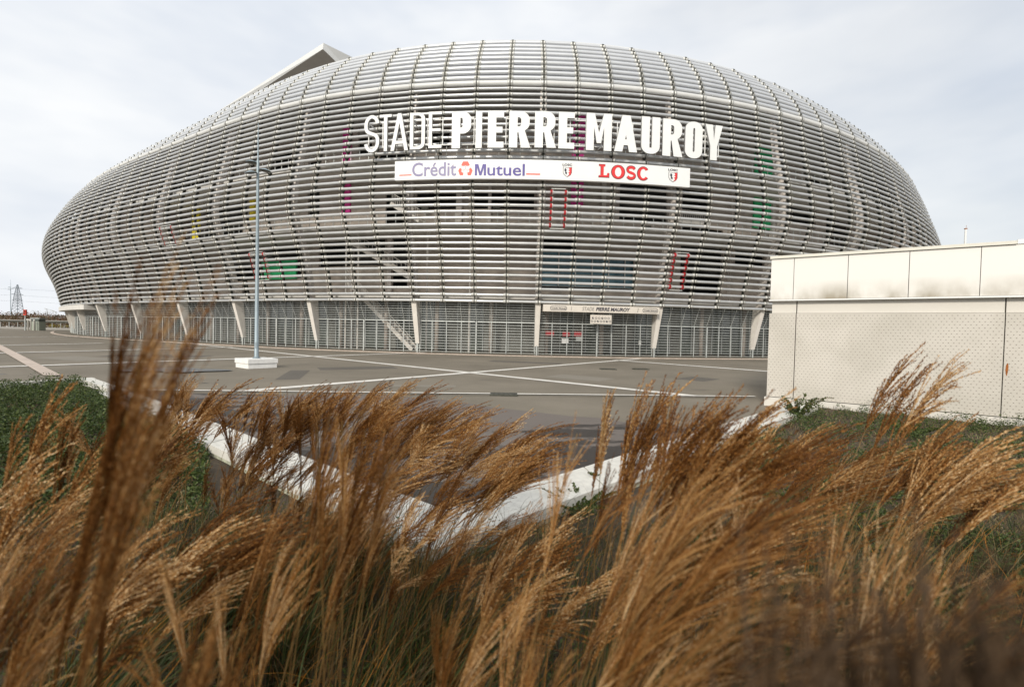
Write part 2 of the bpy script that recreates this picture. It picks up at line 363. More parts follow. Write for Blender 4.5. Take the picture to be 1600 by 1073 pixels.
# lower gate level
M_lob = mat('lobby_panels', (.17, .17, .15), rough=.5, var=.45, vscale=.35, stretch=(1, 1, .15))
mb = MB()
for c in range(NC0, NC1):
    for k in range(2):
        s0, s1 = (c+k/2)*LB, (c+(k+1)/2)*LB
        mb.quad(bp(s0, -4.6, .1), bp(s1, -4.6, .1), bp(s1, -4.6, 5.45), bp(s0, -4.6, 5.45), R.choice((0, 0, 1)))
        mb.bar(bp(s0, -4.5, .1), bp(s0, -4.5, 5.4), .1, .1, mi=2)
part(mb, 'lobby_front', (M_glass, M_lob, M_galv))
for c in range(-28, 26, 2):
    m_ = MB(); m_.tube(bp(c*LB+1.2, -2.4, 0), bp(c*LB+1.2, -2.4, 5.45), .22, 12); part(m_, 'round_column', M_conc, True)
def bars(mb, s0, s1, zs, of, wd, n=2):
    for z, o_ in zip(zs, of):
        for k in range(n):
            a = s0+(s1-s0)*k/n; b = s0+(s1-s0)*(k+1)/n; mb.bar(bp(a, o_, z), bp(b, o_, z), wd, wd*.8)
for c in range(NC0, NC1, 1):
    if c % 2: continue
    s0, s1 = c*LB, (c+2)*LB
    mb = MB(); zs = [.14+.272*k for k in range(12)]
    bars(mb, s0+.1, s1-.1, zs, [0]*12, .062)
    for k in range(5):
        s = s0+(s1-s0)*k/4
        if k in (0, 4): continue
        mb.bar(bp(s, .02, .05), bp(s, .02, 3.15), .09 if k != 2 else .16, .07)
    part(mb, 'gate_leaf', M_galv)
    mb = MB(); mb.bar(bp(s0, .03, 0), bp(s0, .03, 3.2), .2, .12); mb.bar(bp(s0+.11, .0, 3.17), bp(s1-.11, .0, 3.17), .12, .12); part(mb, 'gate_post', M_galv)
    mb = MB(); zs = [3.42+.235*k for k in range(8)]
    bars(mb, s0, s1, zs, [.05+.12*k for k in range(8)], .055)
    for k in range(4): s = s0+(s1-s0)*k/4; mb.bar(bp(s, -.04, 3.2), bp(s, .85, 5.1), .05, .05)
    part(mb, 'upper_louvre', M_galv)
for x_, y_, w_, m_n, lab in ((859, 521, .9, M_red, 'red notice behind the middle gates'), (885, 522, .8, M_red, 'red notice behind the middle gates'), (903, 522, .8, M_red, 'red notice behind the middle gates'), (883, 533, .7, M_sign, None), (1000, 536, .25, M_sign, None), (905, 530, .7, M_galv, None)):
    q = hit(x_, y_, -1.2); mb = MB(); zz = max(.5, q[1]); mb.hexa([bp(q[0]-w_/2, -1.2, zz-.2), bp(q[0]+w_/2, -1.2, zz-.2), bp(q[0]+w_/2, -1.26, zz-.2), bp(q[0]-w_/2, -1.26, zz-.2), bp(q[0]-w_/2, -1.2, zz+.25), bp(q[0]+w_/2, -1.2, zz+.25), bp(q[0]+w_/2, -1.26, zz+.25), bp(q[0]-w_/2, -1.26, zz+.25)])
    part(mb, 'notice', m_n, label=lab)
zz = 0
# far-left canopy under the bottom tubes
mb = MB()
for c in range(-37, -25):
    a, b = c*LB, (c+1)*LB; mb.hexa([bp(a, 1.9, 4.2), bp(b, 1.9, 4.2), bp(b, -1, 4.2), bp(a, -1, 4.2), bp(a, 1.9, 4.95), bp(b, 1.9, 4.95), bp(b, -1, 4.95), bp(a, -1, 4.95)])
part(mb, 'entrance_canopy', M_slab, label='pale canopy band under the tubes at the far left end')

# ------------------------------------------------------------------ lettering
def arc(cx, cy, rx, ry, a0, a1, n=10): return [(cx+rx*math.cos(math.radians(a0+(a1-a0)*k/n)), cy+ry*math.sin(math.radians(a0+(a1-a0)*k/n))) for k in range(n+1)]
def rrect(x0, y0, x1, y1, r, corners=(1, 1, 1, 1)):   # br, tr, tl, bl
    p = []
    for (cx, cy, a), q in zip(((x1-r, y0+r, -90), (x1-r, y1-r, 0), (x0+r, y1-r, 90), (x0+r, y0+r, 180)), corners):
        p += arc(cx, cy, r, r, a, a+90, 8) if q and r > 0 else [(x1 if a in (-90, 0) else x0, y0 if a in (-90, 180) else y1)]
    return p
def stroke(path, w):
    L_, R_ = [], []
    for i, p in enumerate(path):
        a = path[max(0, i-1)]; b = path[min(len(path)-1, i+1)]; dx, dy = b[0]-a[0], b[1]-a[1]; l = math.hypot(dx, dy); nx, ny = -dy/l*w/2, dx/l*w/2
        L_.append((p[0]+nx, p[1]+ny)); R_.append((p[0]-nx, p[1]-ny))
    return L_+R_[::-1]
def glyph(ch, w, a, b):     # condensed capitals, height 1: outline list (even-odd filled)
    r = min(w*.45, .24)
    if ch == 'I': return [[(0, 0), (a, 0), (a, 1), (0, 1)]]
    if ch == 'E': return [[(0, 0), (w, 0), (w, b), (a, b), (a, .5-b/2), (w*.92, .5-b/2), (w*.92, .5+b/2), (a, .5+b/2), (a, 1-b), (w, 1-b), (w, 1), (0, 1)]]
    if ch == 'T': return [[(w/2-a/2, 0), (w/2+a/2, 0), (w/2+a/2, 1-b), (w, 1-b), (w, 1), (0, 1), (0, 1-b), (w/2-a/2, 1-b)]]
    if ch == 'U':
        return [[(0, 1)]+arc(r, r, r, r, 180, 270)+arc(w-r, r, r, r, 270, 360)+[(w, 1), (w-a, 1)]+arc(w-r, r, r-a, r-b, 360, 270)+arc(r, r, r-a, r-b, 270, 180)+[(a, 1)]]
    if ch == 'O': return [rrect(0, 0, w, 1, r), rrect(a, b, w-a, 1-b, max(.02, r-a*.8))]
    if ch == 'D': return [rrect(0, 0, w, 1, r, (1, 1, 0, 0)), rrect(a, b, w-a, 1-b, max(.02, r-a*.8), (1, 1, 0, 0))]
    if ch in 'PR':
        h = .42; y0 = h-.0; rr = min(r, (1-y0)/2-.001)
        if ch == 'P': return [[(0, 0), (a, 0), (a, y0-.02)]+arc(w-rr, y0-.02+rr, rr, rr, -90, 0)+arc(w-rr, 1-rr, rr, rr, 0, 90)+[(0, 1)], rrect(a, y0-.02+b, w-a, 1-b, max(.02, rr-a*.8), (1, 1, 0, 0))]
        return [[(0, 0), (a, 0), (a, y0), (w*.46, y0), (w-a*.98, 0), (w+.03, 0), (w*.78, y0+.035)]+arc(w-rr, y0+.03+rr, rr, rr, -60, 0)+arc(w-rr, 1-rr, rr, rr, 0, 90)+[(0, 1)], rrect(a, y0+b, w-a, 1-b, max(.02, rr-a*.8), (1, 1, 0, 0))]
    if ch == 'A':
        k = a*1.04; t0 = (w-k)/2; iy = .2; f = lambda y: (w/2-k/2)*y      # left edge x at y
        hb = .2+b*.85
        xl = lambda y: f(y)+k; top = 1-b*.9
        ax = w/2
        yy = (ax-k)/((w/2-k/2))
        yy = min(.88, yy)
        return [[(0, 0), (k, 0), (xl(.18), .18), (w-xl(.18), .18), (w-k, 0), (w, 0), (w/2+k/2, 1), (w/2-k/2, 1)], [(xl(hb), hb), (w-xl(hb), hb), (w/2, yy)]]
    if ch == 'M':
        k = a*.92
        return [[(0, 0), (k, 0), (k, .62), (w/2-k*.28, .2), (w/2+k*.28, .2), (w-k, .62), (w-k, 0), (w, 0), (w, 1), (w-k*1.05, 1), (w/2, .48), (k*1.05, 1), (0, 1)]]
    if ch == 'Y':
        return [[(w/2-a/2, 0), (w/2+a/2, 0), (w/2+a/2, .4), (w, 1), (w-a*1.06, 1), (w/2, .58), (a*1.06, 1), (0, 1), (w/2-a/2, .4)]]
    if ch == 'S':
        h = a/2; rx, ry = w/2-h, .25-h*.5
        p = arc(w/2, 1-h-ry, rx, ry, 10, 180, 12)+[(h, 1-h-ry-.05)]+arc(w/2, 1-h-ry-.05, rx, .17, 185, 235, 4)[1:]+arc(w/2, h+ry+.05, rx, .17, 55, -5, 5)[:-1]+[(w-h, h+ry)]+arc(w/2, h+ry, rx, ry, 0, -170, 12)[1:]
        return [stroke(p, a)]
def outline_mesh(polys, depth):
    cu = bpy.data.curves.new('tmp', 'CURVE'); cu.dimensions = '2D'; cu.fill_mode = 'BOTH'; cu.extrude = depth/2
    for pl in polys:
        s_ = cu.splines.new('POLY'); s_.points.add(len(pl)-1)
        for i, (x, y) in enumerate(pl): s_.points[i].co = (x, y, 0, 1)
        s_.use_cyclic_u = True
    o = bpy.data.objects.new('tmp', cu); C.objects.link(o); me = bpy.data.meshes.new_from_object(o); bpy.data.objects.remove(o); bpy.data.curves.remove(cu)
    return me
def text_mesh(txt, depth, bold=0.0, shear=0.0):
    cu = bpy.data.curves.new('tmp', 'FONT'); cu.body = txt; cu.size = 1; cu.extrude = depth/2; cu.offset = bold; cu.shear = shear; cu.resolution_u = 4
    o = bpy.data.objects.new('tmp', cu); C.objects.link(o); me = bpy.data.meshes.new_from_object(o); bpy.data.objects.remove(o); bpy.data.curves.remove(cu)
    return me
def fit_text(me, x0, x1, y0, y1):
    xs = [v.co.x for v in me.vertices]; ys = [v.co.y for v in me.vertices]; a, b, c, d = min(xs), max(xs), min(ys), max(ys)
    for v in me.vertices: v.co.x = x0+(v.co.x-a)/(b-a)*(x1-x0); v.co.y = y0+(v.co.y-c)/(d-c)*(y1-y0)
    return me
def wrap(me, off):          # x -> along the facade, y -> height, z -> outwards
    for v in me.vertices: v.co = bp(v.co.x, off+v.co.z, v.co.y)
    me.update(); return me
def mesh_part(me, name, mats, parent, label=None):
    for m in mats: me.materials.append(m)
    o = bpy.data.objects.new(name, me); C.objects.link(o); attach(o, parent)
    if label: o['label'] = label
    return o
M_ret = mat('shaded_letter_return', (.26, .26, .25), rough=.6)  # letter sides painted grey, their shade is put into the colour
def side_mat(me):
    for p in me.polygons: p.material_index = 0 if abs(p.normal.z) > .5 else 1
def front_mat(me):          # side walls get material 1
    for p in me.polygons: p.material_index = 0
OFFS = 4.8
sc_ = bp(0, OFFS, 20)
sign = empty('stadium_name_sign', bp(0, OFFS, 18.3), 'giant white raised letters reading STADE PIERRE MAUROY on the tube facade', 'sign')
# letter: pixel left, right, top, bottom in the photograph
LET = [('S', 570, 593, 181, 239, 0), ('T', 594, 612, 180, 237, 0), ('A', 611, 638, 178, 236, 0), ('D', 641, 664, 177, 234, 0), ('E', 670, 690, 175.5, 232, 0),
       ('P', 705, 737, 175.5, 232.5, 1), ('I', 742, 754, 175.5, 232, 1), ('E', 761, 788, 175.5, 231.5, 1), ('R', 794, 828, 175, 231.5, 1), ('R', 834, 868, 175, 231.5, 1), ('E', 871, 898, 176, 233, 1),
       ('M', 914, 956, 178, 236, 1), ('A', 958, 996, 181, 238, 1), ('U', 1000, 1031, 183.5, 241, 1), ('R', 1033, 1065, 187, 245, 1), ('O', 1068, 1097, 191, 248, 1), ('Y', 1099, 1128, 196, 251, 1)]
for ch, x0, x1, y0, y1, bold in LET:
    xm = (x0+x1)/2; x0, x1 = (x0+.9, x1-1.3) if bold else (x0-.3, x1)
    s0 = hit(x0, y1, OFFS)[0]; s1 = hit(x1, y1, OFFS)[0]; z0 = hit(xm, y1, OFFS)[1]; z1 = hit(xm, y0, OFFS)[1]; H = z1-z0; wd = (s1-s0)*.96/H
    k = wd/(s1-s0)*H
    a, b = (.21, .165) if bold else (.088, .075)
    if ch == 'I': a = wd
    if ch in 'AY' and bold: a = .2
    me = outline_mesh(glyph(ch, wd, a, b), .06)
    for v in me.vertices: v.co.x = s0+v.co.x*H/k*1.0; v.co.y = z0+v.co.y*H; v.co.z = v.co.z*3.5
    me.update(); side_mat(me)
    mesh_part(wrap(me, OFFS), 'letter', (M_sign, M_ret), sign, 'bold white letter '+ch if bold else 'thin white letter '+ch)
mb = MB()
zA, zB = hit(850, 230, OFFS-.3)[1]+.12, hit(850, 178, OFFS-.3)[1]-.12
zz = [zA+.1, (zA+zB)/2+.05, zB-.35]
for z in zz:
    for k in range(40): a = -15.2+30.7*k/40; b = a+30.7/40; mb.bar(bp(a, OFFS-.35, z), bp(b, OFFS-.35, z), .05, .06)
for k in range(24):
    s = -15.2+30.7*k/23; mb.bar(bp(s, OFFS-.35, zz[0]), bp(s, OFFS-.35, zz[2]), .07, .07)
    if k % 3 == 0:
        mb.bar(bp(s, OFFS-.35, zz[0]), bp(s, 2.7, zz[0]+.3), .08, .08); mb.bar(bp(s, OFFS-.35, zz[2]), bp(s, 2.7, zz[2]), .08, .08)
mb.build('support_frame', M_sign, sign)

# sponsor banner
OB = 4.8
ban = empty('sponsor_banner', bp(0, OB, 15.9), 'long white banner panel reading Crédit Mutuel and LOSC under the giant letters', 'banner')
sA, sB = hit(617, 265, OB)[0], hit(1078, 278, OB)[0]
zt, zb_ = hit(850, 250, OB)[1], hit(850, 280.5, OB)[1]
mb = MB(); n_ = 24
for k in range(n_):
    a, b = sA+(sB-sA)*k/n_, sA+(sB-sA)*(k+1)/n_
    P = [bp(a, OB, zb_), bp(b, OB, zb_), bp(b, OB-.35, zb_), bp(a, OB-.35, zb_), bp(a, OB, zt), bp(b, OB, zt), bp(b, OB-.35, zt), bp(a, OB-.35, zt)]
    o_ = len(mb.v); mb.add(P, [(0, 1, 5, 4), (3, 2, 1, 0), (4, 5, 6, 7), (2, 3, 7, 6)]+([(3, 0, 4, 7)] if k == 0 else [])+([(1, 2, 6, 5)] if k == n_-1 else []))
mb.build('panel', M_sign, ban)
mb = MB()
for k in range(9): s = sA+.4+(sB-sA-.8)*k/8; mb.bar(bp(s, OB-.36, (zt+zb_)/2+.3), bp(s, 3.4, (zt+zb_)/2+.3), .1, .1); mb.bar(bp(s, OB-.36, zb_+.3), bp(s, 3.7, zb_+.3), .1, .1)
mb.build('wall_bracket', M_galv, ban)
M_c1 = mat('grey_violet_print', (.24, .22, .36), rough=.5, var=.05); M_c2 = mat('indigo_print', (.09, .07, .28), rough=.5, var=.05); M_cr = mat('vermilion_print', (.78, .10, .06), rough=.5, var=.05)
M_los = mat('scarlet_print', (.68, .03, .03), rough=.5, var=.05); M_ink = mat('dark_print', (.03, .03, .045), rough=.5, var=.1); M_mar = mat('maroon_print', (.12, .02, .03), rough=.5, var=.1)
def on_banner(x, y): q = hit(x, y, OB); return q
def btext(txt, x0, x1, y0, y1, m, name, bold=.0, dz=.012, grow=0.0):
    ym = (y0+y1)/2; s0 = hit(x0, ym, OB)[0]; s1 = hit(x1, ym, OB)[0]; z1 = hit((x0+x1)/2, y0, OB)[1]; z0 = hit((x0+x1)/2, y1, OB)[1]
    me = text_mesh(txt, .01, bold); fit_text(me, s0, s1, z0, z1)
    return mesh_part(wrap(me, OB+dz), name, (m,), ban)
btext('Crédit', 644, 713, 253.5, 275.5, M_c1, 'lettering', .016)
btext('utuel', 761.5, 820, 256, 274.8, M_c2, 'lettering', .014)
M_GLYPH = ([[(0, 0), (.2, 0), (.2, .68), (.41, 0), (.59, 0), (.8, .68), (.8, 0), (1, 0), (1, 1), (.7, 1), (.5, .32), (.3, 1), (0, 1)]], 742, 256.5, 759.5, 274.4, OB, M_c2, 'lettering', ban)

def flat(polys, x0, y0, x1, y1, off, m, name, parent, dz=.012, depth=.01, lab=None):
    ym = (y0+y1)/2; s0 = hit(x0, ym, off)[0]; s1 = hit(x1, ym, off)[0]; z1 = hit((x0+x1)/2, y0, off)[1]; z0 = hit((x0+x1)/2, y1, off)[1]
    me = outline_mesh(polys, depth)
    for v in me.vertices: v.co.x = s0+v.co.x*(s1-s0); v.co.y = z0+v.co.y*(z1-z0)
    return mesh_part(wrap(me, off+dz), name, (m,), parent, lab)
flat(*M_GLYPH)
flat([[(0, 0), (1, 0), (1, 1), (0, 1)]], 624, 273, 643, 274.6, OB, M_cr, 'underline', ban)
flat([[(0, 0), (1, 0), (1, 1), (0, 1)]], 822, 271.3, 844, 273.2, OB, M_cr, 'underline', ban)
# emblem: three red blocks round three white lobes
def circ(cx, cy, r, n=20, a0=0): return [(cx+r*math.cos(2*PI*k/n+a0), cy+r*math.sin(2*PI*k/n+a0)) for k in range(n)]
em = [[(.33, 1), (.67, 1), (.8, .74), (.66, .66), (.5, .72), (.34, .66), (.2, .74)], [(.0, .36), (.12, .56), (.24, .46), (.22, .28), (.36, .18), (.34, .02), (.12, .02)], [(1, .36), (.88, .56), (.76, .46), (.78, .28), (.64, .18), (.66, .02), (.88, .02)]]
flat(em, 716, 252.5, 738.5, 274.5, OB, M_cr, 'emblem', ban)
lob = []
for cx, cy in ((.36, .55), (.64, .55), (.5, .3)): lob += [circ(cx, cy, .165)]
for k, l_ in enumerate(lob): flat([l_, [((x-.5)*1+.5, y) for x, y in [(l_[i][0]*.88+sum(p[0] for p in l_)/len(l_)*.12, l_[i][1]*.88+sum(p[1] for p in l_)/len(l_)*.12) for i in range(len(l_))]]], 716, 252.5, 738.5, 274.5, OB, M_edge, 'emblem_ring', ban, dz=.02)
# slab-serif club lettering, letter by letter, scarlet over a dark outline
def slab(ch):
    if ch == 'L': return [[(0, 0), (.92, 0), (.92, .34), (.76, .34), (.72, .15), (.42, .15), (.42, .86), (.56, .86), (.56, 1), (.02, 1), (.02, .86), (.16, .86), (.16, .14), (0, .14)]]
    if ch == 'O': return [circ(.5, .5, .5, 28), [(.5+.25*math.cos(2*PI*k/24), .5+.36*math.sin(2*PI*k/24)) for k in range(24)]]
    if ch == 'S':
        p = arc(.5, .72, .34, .2, 15, 180, 9)+arc(.5, .72, .34, .2, 180, 245, 4)[1:]+arc(.5, .28, .34, .2, 65, 0, 4)+arc(.5, .28, .34, .2, 0, -165, 9)[1:]
        return [stroke(p, .2)]
    if ch == 'C': return [arc(.5, .5, .5, .5, 38, 322, 26)+arc(.5, .5, .26, .36, 322, 38, 26)]
for ch, x0, x1, y0, y1 in (('L', 936, 953, 257.5, 277), ('O', 955.5, 976, 258.5, 279.5), ('S', 978, 994, 260, 280.5), ('C', 996, 1014, 261, 282)):
    flat(slab(ch), x0-.8, y0-.8, x1+.8, y1+.8, OB, M_mar, 'letter_outline', ban, dz=.01)
    flat(slab(ch), x0+.2, y0+.2, x1-.2, y1-.2, OB, M_los, 'letter', ban, dz=.022)
for x0, x1, y0, y1 in ((979, 982, 261, 266), (991, 993.6, 274, 279)): pass
# crests
SH = [(0, 1), (0, .45), (.12, .22), (.5, 0), (.88, .22), (1, .45), (1, 1), (.5, .93)]
for cx, cy in ((886.5, 267.5), (1051.5, 275.5)):
    flat([SH], cx-7, cy-6.5, cx+7, cy+9.5, OB, M_ink, 'crest', ban, dz=.008, lab='shield crest half white half red under tiny lettering')
    flat([[(x*.9+.05, y*.9+.05) for x, y in SH]], cx-7, cy-6.5, cx+7, cy+9.5, OB, M_sign, 'crest_field', ban, dz=.016)
    flat([[(.5, .07), (.86, .25), (.95, .46), (.95, .94), (.62, .91), (.74, .75), (.6, .66), (.78, .55), (.6, .45), (.72, .3)]], cx-7, cy-6.5, cx+7, cy+9.5, OB, M_los, 'crest_half', ban, dz=.024)
    flat([[(.18, .8), (.3, .86), (.42, .7), (.36, .56), (.48, .4), (.38, .22), (.3, .36), (.2, .3), (.27, .5), (.16, .62)]], cx-7, cy-6.5, cx+7, cy+9.5, OB, M_ink, 'crest_figure', ban, dz=.024)
    btext('LOSC', cx-7.5, cx+7.5, cy-11.5, cy-8, M_ink, 'crest_lettering', .03)
# entrance name board and logo board
OE = 1.75
eb = empty('entrance_board', bp(6, OE, 4.2), 'cream entrance fascia reading STADE PIERRE MAUROY over the middle gates', 'sign')
mb = MB()
for k in range(8):
    a, b = .45+11.2*k/8, .45+11.2*(k+1)/8; z0, z1 = 4.28, 4.93
    mb.add([bp(a, OE, z0), bp(b, OE, z0), bp(b, OE, z1), bp(a, OE, z1), bp(a, OE-1.4, z0), bp(b, OE-1.4, z0), bp(b, OE-1.4, z1), bp(a, OE-1.4, z1)], [(0, 1, 2, 3), (4, 5, 1, 0), (3, 2, 6, 7)]+([(4, 0, 3, 7)] if k == 0 else [])+([(1, 5, 6, 2)] if k == 7 else []))
M_cream = mat('cream_board', (.62, .57, .5), rough=.5, var=.05)
mb.build('panel', M_cream, eb)
def etext(txt, s0, s1, z0, z1, m, bold=0., shear=0.):
    me = text_mesh(txt, .01, bold, shear); fit_text(me, s0, s1, z0, z1); mesh_part(wrap(me, OE+.012), 'lettering', (m,), eb)
M_gr = mat('grey_print', (.2, .19, .18), rough=.5, var=.05)
etext('STADE', 4.1, 5.25, 4.42, 4.78, M_gr, 0, .2); etext('PIERRE MAUROY', 5.4, 8.7, 4.42, 4.78, M_ink, .035, .2)
for a in (3.05, 9.45): mb = MB(); mb.bar(bp(a, OE+.012, 4.38), bp(a+.06, OE+.012, 4.82), .05, .01); mb.build('divider', M_ink, eb)
for a in (1.1, 9.95):
    me = outline_mesh([rrect(0, 0, 1.55, .4, .18), rrect(.04, .04, 1.51, .36, .15)], .01)
    for v in me.vertices: v.co.x += a; v.co.y += 4.4
    mesh_part(wrap(me, OE+.012), 'oval_logo', (M_ink,), eb); etext('Crédit Mutuel', a+.12, a+1.43, 4.52, 4.66, M_ink, .03)
lb = empty('partner_board', bp(6, 1.6, 3.2), 'small white board with two rows of round logos hanging over the gates', 'sign')
mb = MB(); mb.hexa([bp(4.95, 1.5, 3.2), bp(7.0, 1.5, 3.2), bp(7.0, 1.42, 3.2), bp(4.95, 1.42, 3.2), bp(4.95, 1.5, 4.06), bp(7.0, 1.5, 4.06), bp(7.0, 1.42, 4.06), bp(4.95, 1.42, 4.06)]); mb.build('panel', M_cream, lb)
mb = MB()
for k in range(6): me = None
for row, n_, z in ((0, 6, 3.75), (1, 7, 3.45)):
    for k in range(n_):
        me = outline_mesh([circ(0, 0, .105, 14), circ(0, 0, .075, 14)], .01) if (k+row) % 3 else outline_mesh([circ(0, 0, .1, 14), circ(.03, .02, .05, 10)], .01)
        s = (5.2 if row == 0 else 5.1)+k*(.3 if row == 0 else .29)
        for v in me.vertices: v.co.x += s; v.co.y += z
        mesh_part(wrap(me, 1.52), 'round_logo', (M_ink,), lb)
mb = MB(); mb.bar(bp(5.2, 1.46, 4.06), bp(5.2, 1.46, 4.28), .04, .04); mb.bar(bp(6.8, 1.46, 4.06), bp(6.8, 1.46, 4.28), .04, .04); mb.build('hanger', M_galv, lb)

# ------------------------------------------------------------------ ground, paving and markings
def asphalt(name, c1, c2, wet=False):
    m = bpy.data.materials.new(name); m.use_nodes = True; n = m.node_tree.nodes; l = m.node_tree.links; b = n['Principled BSDF']
    t = n.new('ShaderNodeTexCoord')
    def noi(s, d=6, r=.6, st=None):
        z = n.new('ShaderNodeTexNoise'); z.inputs['Scale'].default_value = s; z.inputs['Detail'].default_value = d; z.inputs['Roughness'].default_value = r
        if st: q = n.new('ShaderNodeMapping'); q.inputs['Scale'].default_value = st; l.new(t.outputs['Object'], q.inputs[0]); l.new(q.outputs[0], z.inputs['Vector'])
        else: l.new(t.outputs['Object'], z.inputs['Vector'])
        return z
    a = noi(.18, 8, .62); r1 = n.new('ShaderNodeValToRGB'); r1.color_ramp.elements[0].position = .3; r1.color_ramp.elements[1].position = .7
    r1.color_ramp.elements[0].color = (*c1, 1); r1.color_ramp.elements[1].color = (*c2, 1); l.new(a.outputs['Fac'], r1.inputs[0])
    g = noi(60, 3, .8); r2 = n.new('ShaderNodeMapRange'); r2.inputs['From Min'].default_value = .3; r2.inputs['From Max'].default_value = .7; r2.inputs['To Min'].default_value = .8; r2.inputs['To Max'].default_value = 1.2
    l.new(g.outputs['Fac'], r2.inputs[0]); mm = n.new('ShaderNodeMix'); mm.data_type = 'RGBA'; mm.blend_type = 'MULTIPLY'; mm.inputs[0].default_value = 1
    l.new(r1.outputs[0], mm.inputs[6]); l.new(r2.outputs[0], mm.inputs[7])
    wn = noi(.42, 7, .62, (.7, 1.6, 1)); wr = n.new('ShaderNodeMapRange'); wr.inputs['From Min'].default_value = .455 if wet else .655; wr.inputs['From Max'].default_value = .485 if wet else .70
    
    if wet:
        dn = []
        for dx_, dy_ in ((.647, .762), (-.71, .70)):
            vm = n.new('ShaderNodeVectorMath'); vm.operation = 'DOT_PRODUCT'; vm.inputs[1].default_value = (dx_, dy_, 0); l.new(t.outputs['Object'], vm.inputs[0])
            sb = n.new('ShaderNodeMath'); sb.operation = 'SUBTRACT'; sb.inputs[1].default_value = -.73*dx_+5.62*dy_; l.new(vm.outputs['Value'], sb.inputs[0]); dn.append(sb)
        mn_ = n.new('ShaderNodeMath'); mn_.operation = 'MINIMUM'; l.new(dn[0].outputs[0], mn_.inputs[0]); l.new(dn[1].outputs[0], mn_.inputs[1])
        bi = n.new('ShaderNodeMath'); bi.operation = 'MULTIPLY_ADD'; bi.inputs[1].default_value = -.055; bi.inputs[2].default_value = .07; l.new(mn_.outputs[0], bi.inputs[0])
        su = n.new('ShaderNodeMath'); su.operation = 'ADD'; l.new(wn.outputs['Fac'], su.inputs[0]); l.new(bi.outputs[0], su.inputs[1]); l.new(su.outputs[0], wr.inputs[0])
    else: l.new(wn.outputs['Fac'], wr.inputs[0])
    m2 = n.new('ShaderNodeMix'); m2.data_type = 'RGBA'; l.new(wr.outputs[0], m2.inputs[0]); l.new(mm.outputs[2], m2.inputs[6]); m2.inputs[7].default_value = (.04, .034, .03, 1)
    l.new(m2.outputs[2], b.inputs['Base Color']); rr = n.new('ShaderNodeMapRange'); rr.inputs['To Min'].default_value = .85; rr.inputs['To Max'].default_value = .38; l.new(wr.outputs[0], rr.inputs[0]); l.new(rr.outputs[0], b.inputs['Roughness'])
    b.inputs['Specular IOR Level'].default_value = .18
    bu = n.new('ShaderNodeBump'); bu.inputs['Strength'].default_value = .35; bu.inputs['Distance'].default_value = .01; l.new(g.outputs['Fac'], bu.inputs['Height']); l.new(bu.outputs[0], b.inputs['Normal'])
    return m
M_asp = asphalt('taupe_asphalt', (.165, .145, .113), (.245, .215, .17)); M_asp2 = asphalt('damp_asphalt', (.15, .13, .114), (.185, .16, .142), True)
M_line = mat('paving_strip', (.74, .71, .65), rough=.7, var=.16, vscale=1.2, bump=.2); M_pink = mat('pink_stone_strip', (.52, .43, .36), rough=.8, var=.25, vscale=1.3, bump=.3)
mb = MB(); mb.quad((-1500, -60, 0), (1500, -60, 0), (1500, 3000, 0), (-1500, 3000, 0)); tag(mb.build('ground', M_asp), kind='structure')
def sheet(name, pts, m, z): mb = MB(); mb.add([(p[0], p[1], z) for p in pts], [tuple(range(len(pts)))]); return tag(mb.build(name, m), kind='structure')
z2 = [gp(x, y) for x, y in ((195, 612), (300, 614.5), (440, 617), (600, 617), (700, 625), (761, 635), (830, 643), (890, 650), (940, 653), (973, 659), (1030, 662), (1080, 669), (1130, 668))]
sheet('damp_pavement', [(q.x, q.y) for q in z2]+[(8.5, 14.6), (-.7, 4.6), (-10, 12.4)], M_asp2, .004)
zz_ = [.008]
def strip(a, b, wd, m=M_line, name='paving_strip'):
    a = Vector((a[0], a[1])); b = Vector((b[0], b[1])); d = (b-a).normalized(); n_ = Vector((-d.y, d.x))*wd/2; zz_[0] += .0041
    pts = [a-n_]; 
    sheet(name, [a-n_, b-n_, b+n_, a+n_], m, zz_[0])
def pxs(a, b, wd, **k): strip(gp(*a), gp(*b), wd, **k)
pxs((280, 535), (1088, 619), .5); pxs((370, 612), (1000, 560.5), .5); pxs((960, 562.6), (1215, 581.5), .7)
pxs((-60, 575.5), (664, 551), .6); pxs((-60, 553.5), (364, 542.5), .6); pxs((-60, 541), (160, 536.5), .6); pxs((-60, 527), (140, 526), .6)
pxs((205, 610), (1180, 620.5), .2); pxs((205, 612.3), (1180, 622.6), .07, m=M_fin)
p = [gp(0, 538.6), gp(96, 587.5), gp(68.5, 587.5), gp(0, 547.4)]; q0 = p[0]+(p[0]-p[1])*.8; q3 = p[3]+(p[3]-p[2])*.8
sheet('drain_strip', [q0, p[1], p[2], q3], M_pink, .042)
mb = MB()
for c in range(-40, 30):
    a, b = c*LB, (c+1)*LB; mb.hexa([bp(a, 3.1, .0), bp(b, 3.1, 0), bp(b, 2.6, 0), bp(a, 2.6, 0), bp(a, 3.1, .06), bp(b, 3.1, .06), bp(b, 2.6, .06), bp(a, 2.6, .06)])
tag(mb.build('kerb', M_pink), kind='structure')
M_pud = mat('still_water', (.15, .155, .155), rough=.5, var=.2, vscale=1)
pc = gp(262, 579); pts = [(pc.x+math.cos(t)*(2.3+.5*math.sin(3*t+1)+.25*math.sin(7*t)), pc.y+math.sin(t)*(1.5+.4*math.cos(2*t)+.3*math.sin(5*t))) for t in [2*PI*k/60 for k in range(60)]]
sheet('puddle', pts, M_pud, .055)
